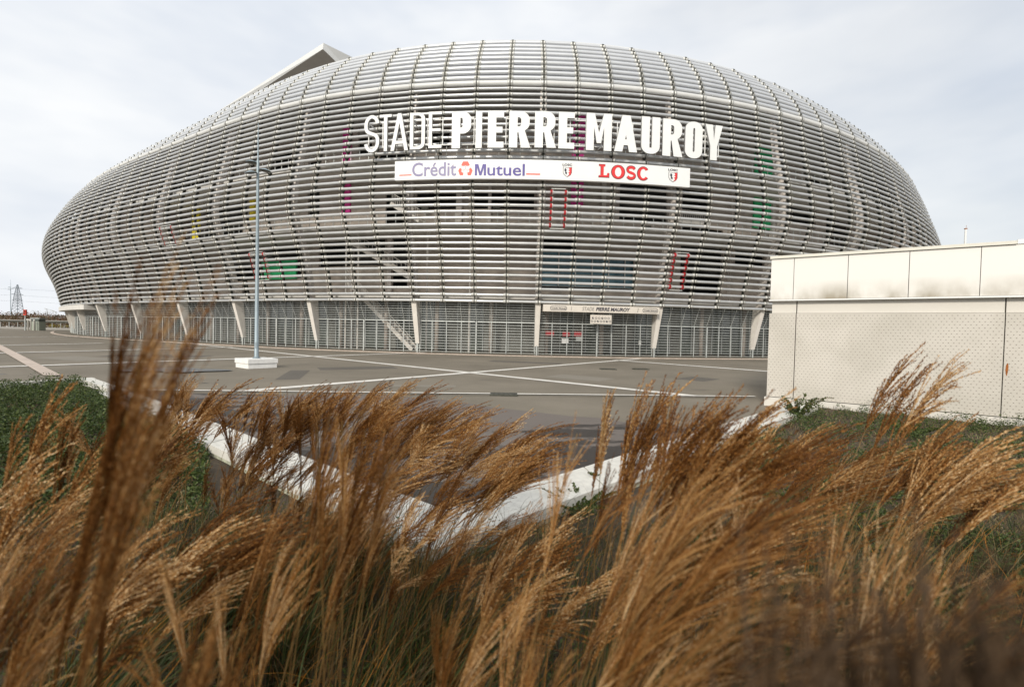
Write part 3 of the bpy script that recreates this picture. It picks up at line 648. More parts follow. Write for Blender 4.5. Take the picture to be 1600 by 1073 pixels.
# repaired asphalt patches
M_patch = asphalt('patched_asphalt', (.115, .105, .09), (.15, .135, .115)); M_patch2 = asphalt('pale_patched_asphalt', (.22, .2, .165), (.26, .235, .195))
for k, (x, y, a, b, an, m_) in enumerate(((560, 575, 2.2, .9, .5, M_patch), (905, 590, 1.6, 1.0, -.6, M_patch2), (250, 556, 3.2, 1.3, .2, M_patch), (1090, 592, 1.1, .8, .8, M_patch), (660, 603, 1.4, .35, .1, M_patch2), (120, 560, 2.6, 1.2, -.4, M_patch2), (460, 585, .5, 2.4, .3, M_patch), (820, 566, 2.8, .7, -.3, M_patch))):
    q = gp(x, y); ca, sa = math.cos(an), math.sin(an)
    sheet('asphalt_patch', [(q.x+ca*u*a-sa*v*b, q.y+sa*u*a+ca*v*b) for u, v in ((-1, -1), (.97, -.96), (1, 1), (-.98, 1.03))], m_, .0042+.0001*k)
# drain covers
for x, y in ((950, 577), (1001, 577), (787, 617)):
    q = gp(x, y); mb = MB(); mb.box((q.x, q.y, .025), (.5, .35, .025)); 
    for k in range(5): mb.box((q.x-.36+.18*k, q.y, .055), (.03, .28, .006))
    tag(mb.build('drain_cover', M_fin), {950: 'dark iron drain cover on the plaza left of its twin', 1001: 'dark iron drain cover on the plaza below the middle gates, right of its twin', 787: 'small dark drain cover beside the thin white line'}[x], 'drain cover', 'drain covers on the plaza')

# low planter wall with a broad white coping
M_cop = mat('white_concrete_coping', (.64, .62, .56), rough=.8, var=.12, vscale=7, bump=.25, bscale=8); M_mos = mat('mossy_concrete', (.42, .43, .33), rough=.85, var=.4, vscale=5, bump=.3)
ZC = .3
def G(x, y): q = gp(x, y, ZC); return Vector((q.x, q.y))
Vo, Vi = G(695, 796), G(681, 848)
Lo, Li = G(200, 610), None
dL = (G(270.5, 635)-Vo).normalized(); Lo = Vo+dL*((G(200, 610)-Vo).length); 
nL = Vector((-dL.y, dL.x)); nL = nL if nL.dot(Vi-Vo) > 0 else -nL
dR = (G(1235, 630)-Vo).normalized(); Ro = Vo+dR*((G(1235, 630)-Vo).length); nR = Vector((-dR.y, dR.x)); nR = nR if nR.dot(Vi-Vo) > 0 else -nR
WC = .76
Li = Lo+nL*WC; Ri = Ro+nR*WC
# inner corner
def inter(p, d, q, e): t = ((q.x-p.x)*e.y-(q.y-p.y)*e.x)/(d.x*e.y-d.y*e.x); return p+d*t
Vi = inter(Li, dL, Ri, dR)
pw = empty('planter_wall', (Vo.x, Vo.y, 0), 'low V-shaped planter wall with broad white coping between the tall grass and the plaza', 'wall')
def slabpts(mb, o0, o1, i1, i0, z0, z1, mi=0): mb.hexa([Vector((p.x, p.y, z0)) for p in (i0, i1, o1, o0)]+[Vector((p.x, p.y, z1)) for p in (i0, i1, o1, o0)], mi)
for (A0, A1, B0, B1) in ((Vo, Lo, Vi, Li), (Vo, Ro, Vi, Ri)):
    n_ = 5
    for k in range(n_):
        f0, f1 = k/n_+(.0 if k == 0 else .0012), (k+1)/n_-.0012
        mb = MB(); slabpts(mb, A0.lerp(A1, f0), A0.lerp(A1, f1), B0.lerp(B1, f1), B0.lerp(B1, f0), ZC-.13, ZC)
        mb.build('coping_stone', M_cop, pw)
    mb = MB(); c_ = (A0-B0).normalized()*.03; slabpts(mb, A0-c_, A1-c_, B1+c_, B0+c_, -.3, ZC-.132); mb.build('wall_body', M_mos, pw)
K0, K1 = G(-140, 605.5), G(143, 589.5); K2 = G(190, 610)
kw = empty('kerb_wall', (K1.x, K1.y, 0), 'narrow white kerb wall behind the dark green shrubs at the left', 'wall')
dk = (K1-K0).normalized(); nk = Vector((dk.y, -dk.x))*.35
mb = MB(); slabpts(mb, K0, K1, K1+nk, K0+nk, -.2, ZC); mb.build('coping_stone', M_cop, kw)
dk2 = (Lo-K1).normalized(); nk2 = Vector((dk2.y, -dk2.x))*.35
mb = MB(); slabpts(mb, K1+dk2*.02, Lo, Lo+nk2, K1+dk2*.02+nk2, -.2, ZC-.004); mb.build('coping_stone', M_cop, kw)

# white perforated service building on the right
A = gp(1197, 619.5, .3); B = gp(1600, 655, .3); U = Vector((B.x-A.x, B.y-A.y, 0)).normalized(); BK = Vector((-U.y, U.x, 0))
def bl(u, w_, z): return Vector((A.x, A.y, 0))+U*u+BK*w_+Vector((0, 0, z))
LBD = 20
def along(px, py=600): r = ray(px, py); t = (A.x*r.y-A.y*r.x)/(U.y*r.x-U.x*r.y) if False else None; d = U.x*r.y-U.y*r.x; return (A.y*r.x-A.x*r.y)/d
M_bw = mat('white_render', (.64, .61, .55), rough=.75, var=.04, vscale=.6)
def perf_mat():
    m = bpy.data.materials.new('perforated_white_metal'); m.use_nodes = True; n = m.node_tree.nodes; l = m.node_tree.links; b = n['Principled BSDF']; b.inputs['Roughness'].default_value = .55
    t = n.new('ShaderNodeTexCoord'); s = n.new('ShaderNodeSeparateXYZ')
    uvm = n.new('ShaderNodeUVMap'); l.new(uvm.outputs[0], s.inputs[0])
    def M(op, a, b_=None, c=None):
        q = n.new('ShaderNodeMath'); q.operation = op
        for i, v in enumerate((a, b_, c)):
            if v is None: continue
            if isinstance(v, (int, float)): q.inputs[i].default_value = v
            else: l.new(v, q.inputs[i])
        return q.outputs[0]
    v = M('DIVIDE', s.outputs[1], .088); row = M('FLOOR', v); fv = M('SUBTRACT', M('FRACT', v), .5)
    u = M('ADD', M('DIVIDE', s.outputs[0], .115), M('MULTIPLY', M('MODULO', row, 2.0), .5)); fu = M('SUBTRACT', M('FRACT', u), .5)
    dx = M('MULTIPLY', fu, .115/.017); dy = M('MULTIPLY', fv, .088/.0085)
    r2 = M('ADD', M('MULTIPLY', dx, dx), M('MULTIPLY', dy, dy)); dot = M('LESS_THAN', r2, 1.0)
    z = n.new('ShaderNodeTexNoise'); z.inputs['Scale'].default_value = .9; z.inputs['Detail'].default_value = 7; l.new(t.outputs['Object'], z.inputs['Vector'])
    rr = n.new('ShaderNodeValToRGB'); rr.color_ramp.elements[0].position = .35; rr.color_ramp.elements[1].position = .65; rr.color_ramp.elements[0].color = (.49, .46, .40, 1); rr.color_ramp.elements[1].color = (.57, .535, .475, 1); l.new(z.outputs['Fac'], rr.inputs[0])
    st = n.new('ShaderNodeTexNoise'); st.inputs['Scale'].default_value = 1.0; st.inputs['Detail'].default_value = 5; mp_ = n.new('ShaderNodeMapping'); mp_.inputs['Scale'].default_value = (2.2, .35, 1); l.new(uvm.outputs[0], mp_.inputs[0]); l.new(mp_.outputs[0], st.inputs['Vector'])
    sr = n.new('ShaderNodeMapRange'); sr.inputs['From Min'].default_value = .56; sr.inputs['From Max'].default_value = .75; sr.inputs['To Max'].default_value = .22; l.new(st.outputs['Fac'], sr.inputs[0])
    m0 = n.new('ShaderNodeMix'); m0.data_type = 'RGBA'; l.new(sr.outputs[0], m0.inputs[0]); l.new(rr.outputs[0], m0.inputs[6]); m0.inputs[7].default_value = (.40, .36, .29, 1)
    m1 = n.new('ShaderNodeMix'); m1.data_type = 'RGBA'; l.new(dot, m1.inputs[0]); l.new(m0.outputs[2], m1.inputs[6]); m1.inputs[7].default_value = (.19, .16, .13, 1)
    l.new(m1.outputs[2], b.inputs['Base Color'])
    bu = n.new('ShaderNodeBump'); bu.invert = True; bu.inputs['Strength'].default_value = .6; bu.inputs['Distance'].default_value = .01; l.new(dot, bu.inputs['Height']); l.new(bu.outputs[0], b.inputs['Normal'])
    return m
def fascia_mat():
    m = bpy.data.materials.new('stained_white_fascia'); m.use_nodes = True; n = m.node_tree.nodes; l = m.node_tree.links; b = n['Principled BSDF']; b.inputs['Roughness'].default_value = .42
    uvm = n.new('ShaderNodeUVMap'); s = n.new('ShaderNodeSeparateXYZ'); l.new(uvm.outputs[0], s.inputs[0])
    z = n.new('ShaderNodeTexNoise'); z.inputs['Scale'].default_value = 1.1; z.inputs['Detail'].default_value = 5; mp_ = n.new('ShaderNodeMapping'); mp_.inputs['Scale'].default_value = (.8, .5, 1); l.new(uvm.outputs[0], mp_.inputs[0]); l.new(mp_.outputs[0], z.inputs['Vector'])
    r = n.new('ShaderNodeMapRange'); r.inputs['From Min'].default_value = .6; r.inputs['From Max'].default_value = 0.0; l.new(s.outputs[1], r.inputs[0])
    q = n.new('ShaderNodeMath'); q.operation = 'MULTIPLY'; l.new(r.outputs[0], q.inputs[0])
    r3 = n.new('ShaderNodeMapRange'); r3.inputs['From Min'].default_value = .38; r3.inputs['From Max'].default_value = .6; l.new(z.outputs['Fac'], r3.inputs[0]); l.new(r3.outputs[0], q.inputs[1])
    m1 = n.new('ShaderNodeMix'); m1.data_type = 'RGBA'; l.new(q.outputs[0], m1.inputs[0]); m1.inputs[6].default_value = (.76, .74, .69, 1); m1.inputs[7].default_value = (.30, .26, .19, 1)
    l.new(m1.outputs[2], b.inputs['Base Color']); return m
def uvquadmesh(o, f):
    me = o.data; uv = me.uv_layers.new(name='UVMap')
    for p in me.polygons:
        for li in p.loop_indices:
            co = me.vertices[me.loops[li].vertex_index].co+o.location; uv.data[li].uv = f(co)
bd = empty('service_building', (A.x, A.y, 0), 'low white service building with perforated wall panels and stained metal fascia', 'building')
def place(o):  # meshes are in world coordinates relative to the building base
    return o
def bbox_part(name, u0, u1, w0, w1, z0, z1, m, uv=False, label=None):
    mb = MB(); mb.hexa([bl(u0, w0, z0), bl(u1, w0, z0), bl(u1, w1, z0), bl(u0, w1, z0), bl(u0, w0, z1), bl(u1, w0, z1), bl(u1, w1, z1), bl(u0, w1, z1)])
    o = mb.build(name, m)
    if uv:
        me = o.data; u_ = me.uv_layers.new(name='UVMap')
        for p in me.polygons:
            for li in p.loop_indices:
                co = me.vertices[me.loops[li].vertex_index].co-Vector((A.x, A.y, 0)); u_.data[li].uv = (co.dot(U)+co.dot(BK)*.999, co.z-z0)
    attach(o, bd)
    if label: o['label'] = label
    return o
bbox_part('plinth', -.05, LBD, -.06, 9, -.1, .3, M_bw)
bbox_part('core', .1, LBD-.1, .35, 8.8, .3, 5.0, M_bw)
M_pf = perf_mat(); M_fa = fascia_mat()
js = [0]+[along(x) for x in (1240, 1566)]; gap = js[2]-js[1]
while js[-1] < LBD-gap: js.append(js[-1]+gap)
js.append(LBD)
for a, b in zip(js[:-1], js[1:]): bbox_part('perforated_panel', a+.012, b-.012, 0, .12, .325, 3.17, M_pf, True)
for a, b in zip(js[:-1], js[1:]): bbox_part('upper_band', a+.02 if a else .08, b-.012, .06, .3, 3.18, 3.62, M_bw)
M_seam = mat('grey_seam', (.3, .29, .27), rough=.8, var=.1)
fj = [.03]+[along(x, 430) for x in (1241, 1325, 1420, 1531)]; g2 = fj[4]-fj[3]
while fj[-1] < LBD-g2: fj.append(fj[-1]+g2)
bbox_part('fascia_backing', .05, LBD, .02, .3, 3.62, 5.02, M_seam)
for a, b in zip(fj[:-1], fj[1:]+[LBD]): bbox_part('fascia_panel', a+.008, b-.008, -.1, .0, 3.64, 5.0, M_fa, True)
bbox_part('drip_edge', 0, LBD, -.14, .05, 3.585, 3.63, M_sign)
bbox_part('roof_trim', 0, along(1588, 372), -.16, .3, 5.01, 5.1, mat('cream_trim', (.66, .64, .56), rough=.5, var=.06))
bbox_part('roof_trim', along(1588, 372)+.01, LBD, -.13, .3, 5.01, 5.13, M_sign)
bbox_part('roof', .1, LBD, .31, 8.7, 5.0, 5.05, M_seam)
M_rust = mat('rust_streak', (.32, .10, .02), rough=.9, var=.5, vscale=12)
u_ = along(1573, 580); mb = MB(); P = [(0, .0), (.022, .02), (.03, .1), (.026, .2), (.018, .27), (.008, .34), (-.004, .36), (-.018, .28), (-.028, .2), (-.02, .08)]
zr = 1.62
mb.add([bl(u_+x, -.004, zr+.18-y) for x, y in P]+[bl(u_+x, -.001, zr+.18-y) for x, y in P], [tuple(range(10)), tuple(range(19, 9, -1))]); mb.build('rust_stain', M_rust, bd)

# ------------------------------------------------------------------ street lamps
M_pole = mat('blue_grey_pole', (.27, .33, .36), rough=.45, metal=.2, var=.12, vscale=2); M_lampb = mat('lamp_underside', (.04, .045, .045), rough=.3, var=.1); M_ped = mat('white_painted_concrete', (.8, .79, .76), rough=.75, var=.08, vscale=4, bump=.4, bscale=10)
def lamp(loc, rz, label, H=13.6, group='street lamps with three disc heads'):
    t = empty('street_lamp', (0, 0, 0), label, 'street lamp', group)
    mb = MB(); mb.lathe((0, 0, 0), [(0, .52), (.13, .52), (.13, .56), (.115, .58), (.085, 7), (.072, 10.4), (.07, 11.5), (.035, 11.6), (.03, 12.6), (.012, H), (0, H)], 16); o = mb.build('pole', M_pole, t, True)
    mb = MB()
    for z0, z1, h in ((.0, .25, .78), (.265, .515, .82)):
        mb.box((0, 0, (z0+z1)/2), (h, h, (z1-z0)/2), (Vector((.707, .707, 0)), Vector((-.707, .707, 0)), Vector((0, 0, 1))))
    mb.box((0, 0, .257), (.74, .74, .02), (Vector((.707, .707, 0)), Vector((-.707, .707, 0)), Vector((0, 0, 1))))
    o = mb.build('pedestal', M_ped, t); m3 = MB(); m3.tube((0, 0, .52), (0, 0, .545), .21, 16); m3.tube((0, 0, .545), (0, 0, .62), .135, 16)
    for k in range(4): a_ = PI/4+k*PI/2; m3.tube((.17*math.cos(a_), .17*math.sin(a_), .545), (.17*math.cos(a_), .17*math.sin(a_), .58), .018, 6)
    m3.box((.0, -.113, 1.25), (.05, .012, .16)); m3.build('base_plate', M_pole, t); bv = o.modifiers.new('bevel', 'BEVEL'); bv.width = .012; bv.segments = 2
    for z, a, tl in ((11.42, 175, .05), (11.02, 15, .08), (10.78, 215, .22)):
        ar = math.radians(a); D = Vector((math.cos(ar), math.sin(ar), 0)); c = D*.36+Vector((0, 0, z))
        mb = MB(); n_ = 20
        for prof, mi in (([(0, .11), (.08, .1), (.2, .05), (.3, 0), (.31, -.02)], 0), ([(.305, -.02), (.2, -.05), (0, -.055)], 1)):
            k0 = len(mb.v); mb.lathe((0, 0, 0), prof, n_, mi)
        rot = Matrix.Rotation(tl, 3, Vector((-D.y, D.x, 0)))
        mb.v = [tuple(c+rot @ Vector(v)) for v in mb.v]
        hd = mb.build('lamp_head', (M_pole, M_lampb), t, True)
        mb = MB(); mb.tube((0, 0, z+.03), c+Vector((0, 0, .05)), .03, 8); mb.build('arm', M_pole, t)
    t.location = loc; t.rotation_euler.z = rz
    return t
def copy_tree(o, parent=None):
    c = o.copy(); C.objects.link(c); c.parent = parent
    for ch in o.children: copy_tree(ch, c)
    return c
lq = gp(401, 562.0)
l1 = lamp((-14.35, 27.5, 0), .12, 'tall blue grey street lamp on a white concrete block standing alone on the plaza')
l2 = copy_tree(l1); q = aty(17, 515, 138); l2.location = (q.x, 138, 0); l2['label'] = 'distant street lamp left of the electricity pylon at the far left edge'

# ------------------------------------------------------------------ far left background
def lattice(mb, p, q, r): mb.tube(p, q, r, 4, caps=False)
py_ = aty(27.5, 500, 620); HP = 47
pyl = empty('electricity_pylon', (py_.x, 620, 0), 'grey lattice electricity pylon far behind the parking area on the left', 'pylon')
M_steel = mat('dull_lattice_steel', (.22, .25, .28), rough=.6, metal=.2, var=.1)
def wz(z): return 3.6*(1-z/HP)**1.25+1.4 if z < 33 else max(.15, 2.1*(1-(z-33)/14*.9))
mb = MB(); lv = [0, 6, 11, 15.5, 19.5, 23, 26, 29, 31.5, 34, 37, 40, 43, 46.5]
cs = ((1, 1), (-1, 1), (-1, -1), (1, -1)); base = Vector((py_.x, 620, 0))
for a, b in zip(lv[:-1], lv[1:]):
    wa, wb = wz(a), wz(b)
    for k in range(4):
        k2 = (k+1) % 4; pa = base+Vector((cs[k][0]*wa, cs[k][1]*wa, a)); pb = base+Vector((cs[k][0]*wb, cs[k][1]*wb, b)); qa = base+Vector((cs[k2][0]*wa, cs[k2][1]*wa, a)); qb = base+Vector((cs[k2][0]*wb, cs[k2][1]*wb, b))
        lattice(mb, pa, pb, .3); lattice(mb, pa, qb, .16); lattice(mb, qa, pb, .16); lattice(mb, pb, qb, .14)
mb.build('tower', M_steel, pyl)
for z, ww in ((42, 4.5), (34, 5.5), (27, 5.0)):
    mb = MB()
    for s_ in (-1, 1):
        tip = base+Vector((0, s_*ww*1.4, z)); lattice(mb, base+Vector((1, 0, z)), tip, .16); lattice(mb, base+Vector((-1, 0, z)), tip, .16); lattice(mb, base+Vector((0, 0, z+2)), tip, .14)
    mb.build('cross_arm', M_steel, pyl)
M_wire = mat('cable', (.12, .13, .15), rough=.6)
for z, ww in ((42, 6), (34, 7.5), (27, 7)):
    cu = MB(); a = base+Vector((0, -ww, z-1)); prev = None
    for k in range(-10, 25):
        x = k*18; y = -ww-abs(k)*3; zz2 = z-1-(k % 25)*(25-(k % 25))*.035 if k >= 0 else z-1-(-k)*(25+k)*.035
        p_ = base+Vector((x, y, zz2))
        if prev is not None: cu.tube(prev, p_, .07, 4, caps=False)
        prev = p_
    cu.build('power_line', M_wire, pyl)
# traffic light
q = aty(39.5, 516, 108); tl = empty('traffic_light', (q.x, 108, 0), 'red painted traffic light on a grey post at the far edge of the plaza', 'traffic light')
mb = MB(); mb.lathe((q.x, 108, 0), [(0, 0), (.16, 0), (.16, 2.6), (.1, 2.7), (.1, 3.6), (0, 3.6)], 10); mb.build('post', M_galv, tl)
mb = MB(); mb.box((q.x, 108, 4.0), (.27, .18, .62)); mb.build('housing', mat('red_orange_housing', (.62, .06, .035), rough=.5), tl)
mb = MB(); mb.tube((q.x, 107.7, 4.3), (q.x, 107.81, 4.3), .15, 12); mb.tube((q.x, 107.7, 3.85), (q.x, 107.81, 3.85), .15, 12); mb.build('signal_lens', M_fin, tl)
# booth and white bollard pillars
q = aty(60.5, 516, 112); bo = empty('ticket_booth', (q.x, 112, 0), 'small grey green booth with flat roof at the far edge of the plaza', 'booth')
mb = MB(); mb.box((q.x, 112, 1.0), (.85, .8, 1.0)); mb.build('cabin', mat('grey_green_cabin', (.33, .36, .30), rough=.6, var=.1), bo)
mb = MB(); mb.box((q.x, 112, 2.33), (.82, .77, .33)); mb.build('window', M_glass, bo)
mb = MB(); mb.box((q.x+.05, 112, 2.76), (1.1, 1.0, .1)); mb.build('roof', M_galv, bo)
M_pil = mat('white_pillar', (.78, .77, .72), rough=.6, var=.05)
for px_, hh, lab in ((44, 2.6, 'leftmost white rounded pillar beside the red traffic light'), (48, 2.55, 'white rounded pillar in the middle of the three by the booth'), (53.5, 2.5, 'white rounded pillar touching the left side of the booth')):
    q = aty(px_, 516, 110); mb = MB(); mb.lathe((q.x, 110, 0), [(0, 0), (.13, 0), (.13, hh-.3), (.16, hh-.28), (.17, hh-.12), (.1, hh), (0, hh)], 12)
    mb.tube((q.x-.0, 109.9, hh-.15), (q.x+(-.3 if px_ < 50 else .25), 109.9, hh-.12), .1, 8)
    tag(mb.build('pillar', M_pil, None, True), lab, 'pillar', 'white pillars at the far edge')
# road lamps far away
for px_, yt, Yd, lab in ((73.5, 483, 170, 'distant road lamp with a double arm behind the booth'), (87.5, 487.5, 135, 'slim distant road lamp just left of the stadium wall')):
    q = aty(px_, 505, Yd); top = aty(px_, yt, Yd).z; t = empty('road_lamp', (q.x, Yd, 0), lab, 'street lamp', 'road lamps beyond the plaza')
    mb = MB(); mb.tube((q.x, Yd, 0), (q.x, Yd, top), .12, 8, r2=.07); mb.build('pole', M_galv, t)
    mb = MB(); mb.bar((q.x, Yd, top), (q.x-(1.6 if Yd < 150 else -2.4), Yd, top+(.5 if Yd < 150 else -.5)), .12, .1); mb.bar((q.x, Yd, top), (q.x-.8, Yd, top+.25), .3, .14); mb.build('arm', M_galv, t)
# perimeter barrier
ba = empty('road_barrier', (-110, 125, 0), 'long dark barrier with pale top rail along the far edge of the plaza', 'barrier')
mb = MB(); mb.box((-120, 125, 2.25), (70, .12, .1)); mb.box((-120, 125, .25), (70, .2, .25)); mb.build('rail', M_seam, ba)
mb = MB(); mb.box((-120, 125.1, 1.95), (70, .05, .2)); mb.build('lower_rail', M_fin, ba)
for k in range(44): mb = MB(); mb.box((-166+k*2.2, 125.2, 1.1), (.06, .06, 1.12)); mb.build('post', M_galv, ba)
# mast behind the service building
q = aty(1508, 380, 75); zt_ = aty(1508, 358, 75).z; ma = empty('mast', (q.x, 75, 0), 'thin white mast tip rising behind the service building roof', 'mast')
mb = MB(); mb.tube((q.x, 75, 0), (q.x, 75, zt_), .16, 10, r2=.13); mb.build('pole', M_sign, ma)
mb = MB(); mb.tube((q.x, 75, zt_), (q.x, 75, zt_+.12), .2, 10); mb.tube((q.x+.05, 75, zt_), (q.x+.05, 75, zt_+.6), .02, 6); mb.build('cap', M_rust, ma)

# ------------------------------------------------------------------ vegetation
def leaf_mat(name, cols, trans=.3, rough=.6, island=True, objvar=.0, nscale=0):
    m = bpy.data.materials.new(name); m.use_nodes = True; n = m.node_tree.nodes; l = m.node_tree.links; b = n['Principled BSDF']; b.inputs['Roughness'].default_value = rough; b.inputs['Specular IOR Level'].default_value = .25
    g = n.new('ShaderNodeNewGeometry'); r = n.new('ShaderNodeValToRGB'); e = r.color_ramp.elements
    while len(e) < len(cols): e.new(.5)
    for k, c in enumerate(cols): e[k].position = k/(len(cols)-1); e[k].color = (*c, 1)
    src = g.outputs['Random Per Island']
    if objvar:
        oi = n.new('ShaderNodeObjectInfo'); a = n.new('ShaderNodeMath'); a.operation = 'MULTIPLY'; a.inputs[1].default_value = objvar; l.new(oi.outputs['Random'], a.inputs[0])
        c_ = n.new('ShaderNodeMath'); c_.operation = 'MULTIPLY_ADD'; c_.inputs[1].default_value = 1-objvar; l.new(src, c_.inputs[0]); l.new(a.outputs[0], c_.inputs[2]); src = c_.outputs[0]
    l.new(src, r.inputs[0]); l.new(r.outputs[0], b.inputs['Base Color'])
    if trans:
        tr = n.new('ShaderNodeBsdfTranslucent'); mxs = n.new('ShaderNodeMixShader'); mxs.inputs[0].default_value = trans; l.new(r.outputs[0], tr.inputs[0]); l.new(b.outputs[0], mxs.inputs[1]); l.new(tr.outputs[0], mxs.inputs[2]); l.new(mxs.outputs[0], n['Material Output'].inputs['Surface'])
    return m
M_plume = leaf_mat('dry_plume', [(.045, .015, .003), (.12, .043, .008), (.29, .12, .026), (.54, .32, .12), (.88, .70, .44)], trans=.33, objvar=.5)
M_stem = leaf_mat('dry_stem', [(.09, .045, .014), (.20, .12, .04), (.07, .06, .02)], trans=.1, objvar=.4)
M_blade = leaf_mat('grass_blade', [(.012, .022, .006), (.03, .04, .01), (.05, .04, .014), (.10, .05, .015), (.42, .17, .02), (.03, .022, .012), (.02, .03, .008), (.26, .19, .09), (.015, .02, .008), (.05, .085, .018), (.035, .06, .012), (.08, .11, .03)], trans=.25)
M_green = leaf_mat('shrub_leaf', [(.02, .035, .010), (.035, .06, .014), (.07, .10, .025), (.12, .15, .045), (.03, .05, .014)], trans=.2, rough=.45)
M_soil = mat('dark_soil', (.06, .043, .026), rough=.95, var=.5, vscale=3, bump=.6, bscale=12)
BX = [(-60, K0.y-(K0.x+60)*dk.y/dk.x if False else K0.y-8), (K0.x, K0.y-.2), (K1.x, K1.y-.2), ((Lo.x+Li.x)/2, (Lo.y+Li.y)/2), ((Vo.x+Vi.x)/2, (Vo.y+Vi.y)/2), ((Ro.x+Ri.x)/2, (Ro.y+Ri.y)/2), (A.x+.3, A.y-.1), (bl(LBD, 0, 0).x, bl(LBD, 0, 0).y)]
BX.sort()
def yb(x): return float(np.interp(x, [p[0] for p in BX], [p[1] for p in BX]))
def soil(x, y):
    h = .10+.38*max(0, min(1, (4.6-y)/4))**1.2+.05*noise.noise(Vector((x*.6, y*.6, 0)))
    return h
gx = np.arange(-26, 21, .25); gy = np.arange(-3, 20, .25); mb = MB()
for x in gx:
    for y in gy:
        mb.v.append((x, y, soil(x, y) if y < yb(x) else -.4))
ny_ = len(gy)
for i in range(len(gx)-1):
    for j in range(ny_-1):
        if gy[j] < yb(gx[i])+.6: mb.f.append((i*ny_+j, (i+1)*ny_+j, (i+1)*ny_+j+1, i*ny_+j+1))
mb.mi = [0]*len(mb.f)
tag(mb.build('planter_soil', M_soil, None, True), kind='structure')

def rnd(a, b): return R.uniform(a, b)
WIND = Vector((1, .12, 0)).normalized()
def ribbon(mb, pts, w0, side, mi=0, taper=True):
    n_ = len(pts); o = len(mb.v)
    for i, p in enumerate(pts):
        f = i/(n_-1); ww = w0*(1-f**2*.9 if taper else 1)/2
        mb.v += [tuple(p-side*ww), tuple(p+side*ww)]
    for i in range(n_-1): mb.f.append((o+2*i, o+2*i+1, o+2*i+3, o+2*i+2)); mb.mi.append(mi)
def make_plume(lean, H, nrac, open_, L0, fine=1.0):
    mb = MB(); sg = 16
    def cl(u): return Vector((lean*u**2.3, .04*math.sin(u*3), H*(u-.10*u**4*(lean/.5))))
    for a, b in zip(range(sg), range(1, sg+1)): mb.tube(cl(a/sg), cl(b/sg), .0024*(1-.6*a/sg), 4, 1, r2=.0024*(1-.6*b/sg), caps=False)
    u0 = 1-L0/H
    for k in range(nrac):
        f = (k/nrac)**1.1; u = u0+(1-u0)*f*.7; p = cl(u); T = (cl(min(1, u+.02))-cl(u)).normalized()
        az = rnd(0, 2*PI); sp_ = rnd(.08, .32)*open_; side = T.orthogonal().normalized(); side = Matrix.Rotation(az, 3, T) @ side
        d = (T+side*sp_).normalized(); Lr = rnd(.15, .25)*(1-.25*f)*L0/.34; n_ = int(Lr/(.0042*(.5+.5*fine))); pts = [p.copy()]; step = Lr/n_
        bend = rnd(.5, 1.7)*(.5+open_*.5)
        for i in range(n_):
            d = (d+WIND*step*bend*2.2+Vector((0, 0, -1))*step*bend*(.3+1.3*i/n_)+side*step*rnd(-.7, .7)).normalized(); p = p+d*step; pts.append(p.copy())
        sd_ = d.cross(Vector((rnd(-1, 1), rnd(-1, 1), rnd(-.3, .3)))).normalized()
        ribbon(mb, pts[::3]+[pts[-1]], .0024, sd_, 0)
        for i in range(2, n_):
            a = rnd(0, 2*PI); t = (pts[i]-pts[i-1]).normalized(); sdv = Matrix.Rotation(a, 3, t) @ t.orthogonal().normalized()
            dd = (t+sdv*rnd(.2, .5)).normalized(); ln = rnd(.008, .013)*fine; q = pts[i]; wv = dd.cross(Vector((rnd(-1, 1), rnd(-1, 1), rnd(-1, 1)))).normalized()*rnd(.0014, .0025)*fine
            mb.add([q, q+dd*ln*.45+wv, q+dd*ln, q+dd*ln*.45-wv], [(0, 1, 2, 3)], 0)
            if i % 2 == 0:
                dd2 = (t*.6-sdv*rnd(.5, 1)+Vector((rnd(-.3, .3),)*3)).normalized(); mb.add([q, q+dd2*ln*.8+wv*.35, q+dd2*ln*.8-wv*.35], [(0, 1, 2)], 0)
    me = mb.mesh('plume', False, (M_plume, M_stem)); tip = cl(1)+WIND*.06+Vector((0, 0, .08))
    return me, tip
PL = [make_plume(rnd(.25, .5), 1.6, R.randint(18, 24), rnd(.6, .95), rnd(.32, .42)) for _ in range(5)]+[make_plume(rnd(.5, .8), 1.6, R.randint(20, 26), rnd(.85, 1.25), rnd(.34, .46)) for _ in range(5)]+[make_plume(rnd(.1, .22), 1.6, R.randint(15, 20), rnd(.3, .5), rnd(.36, .44)) for _ in range(3)]
PN = [make_plume(rnd(.3, .55), 1.6, 26, rnd(.7, 1.0), rnd(.32, .40), .5) for _ in range(3)]+[make_plume(rnd(.5, .75), 1.6, 28, rnd(.9, 1.2), rnd(.34, .42), .5) for _ in range(3)]+[make_plume(rnd(.1, .2), 1.6, 24, rnd(.3, .45), rnd(.34, .40), .5) for _ in range(3)]
PC = [make_plume(rnd(.22, .4), 1.6, 44, .16, .44, .6) for _ in range(2)]
PD = [make_plume(rnd(.3, .6), 1.6, 150, rnd(1.0, 1.3), .42, .6) for _ in range(2)]
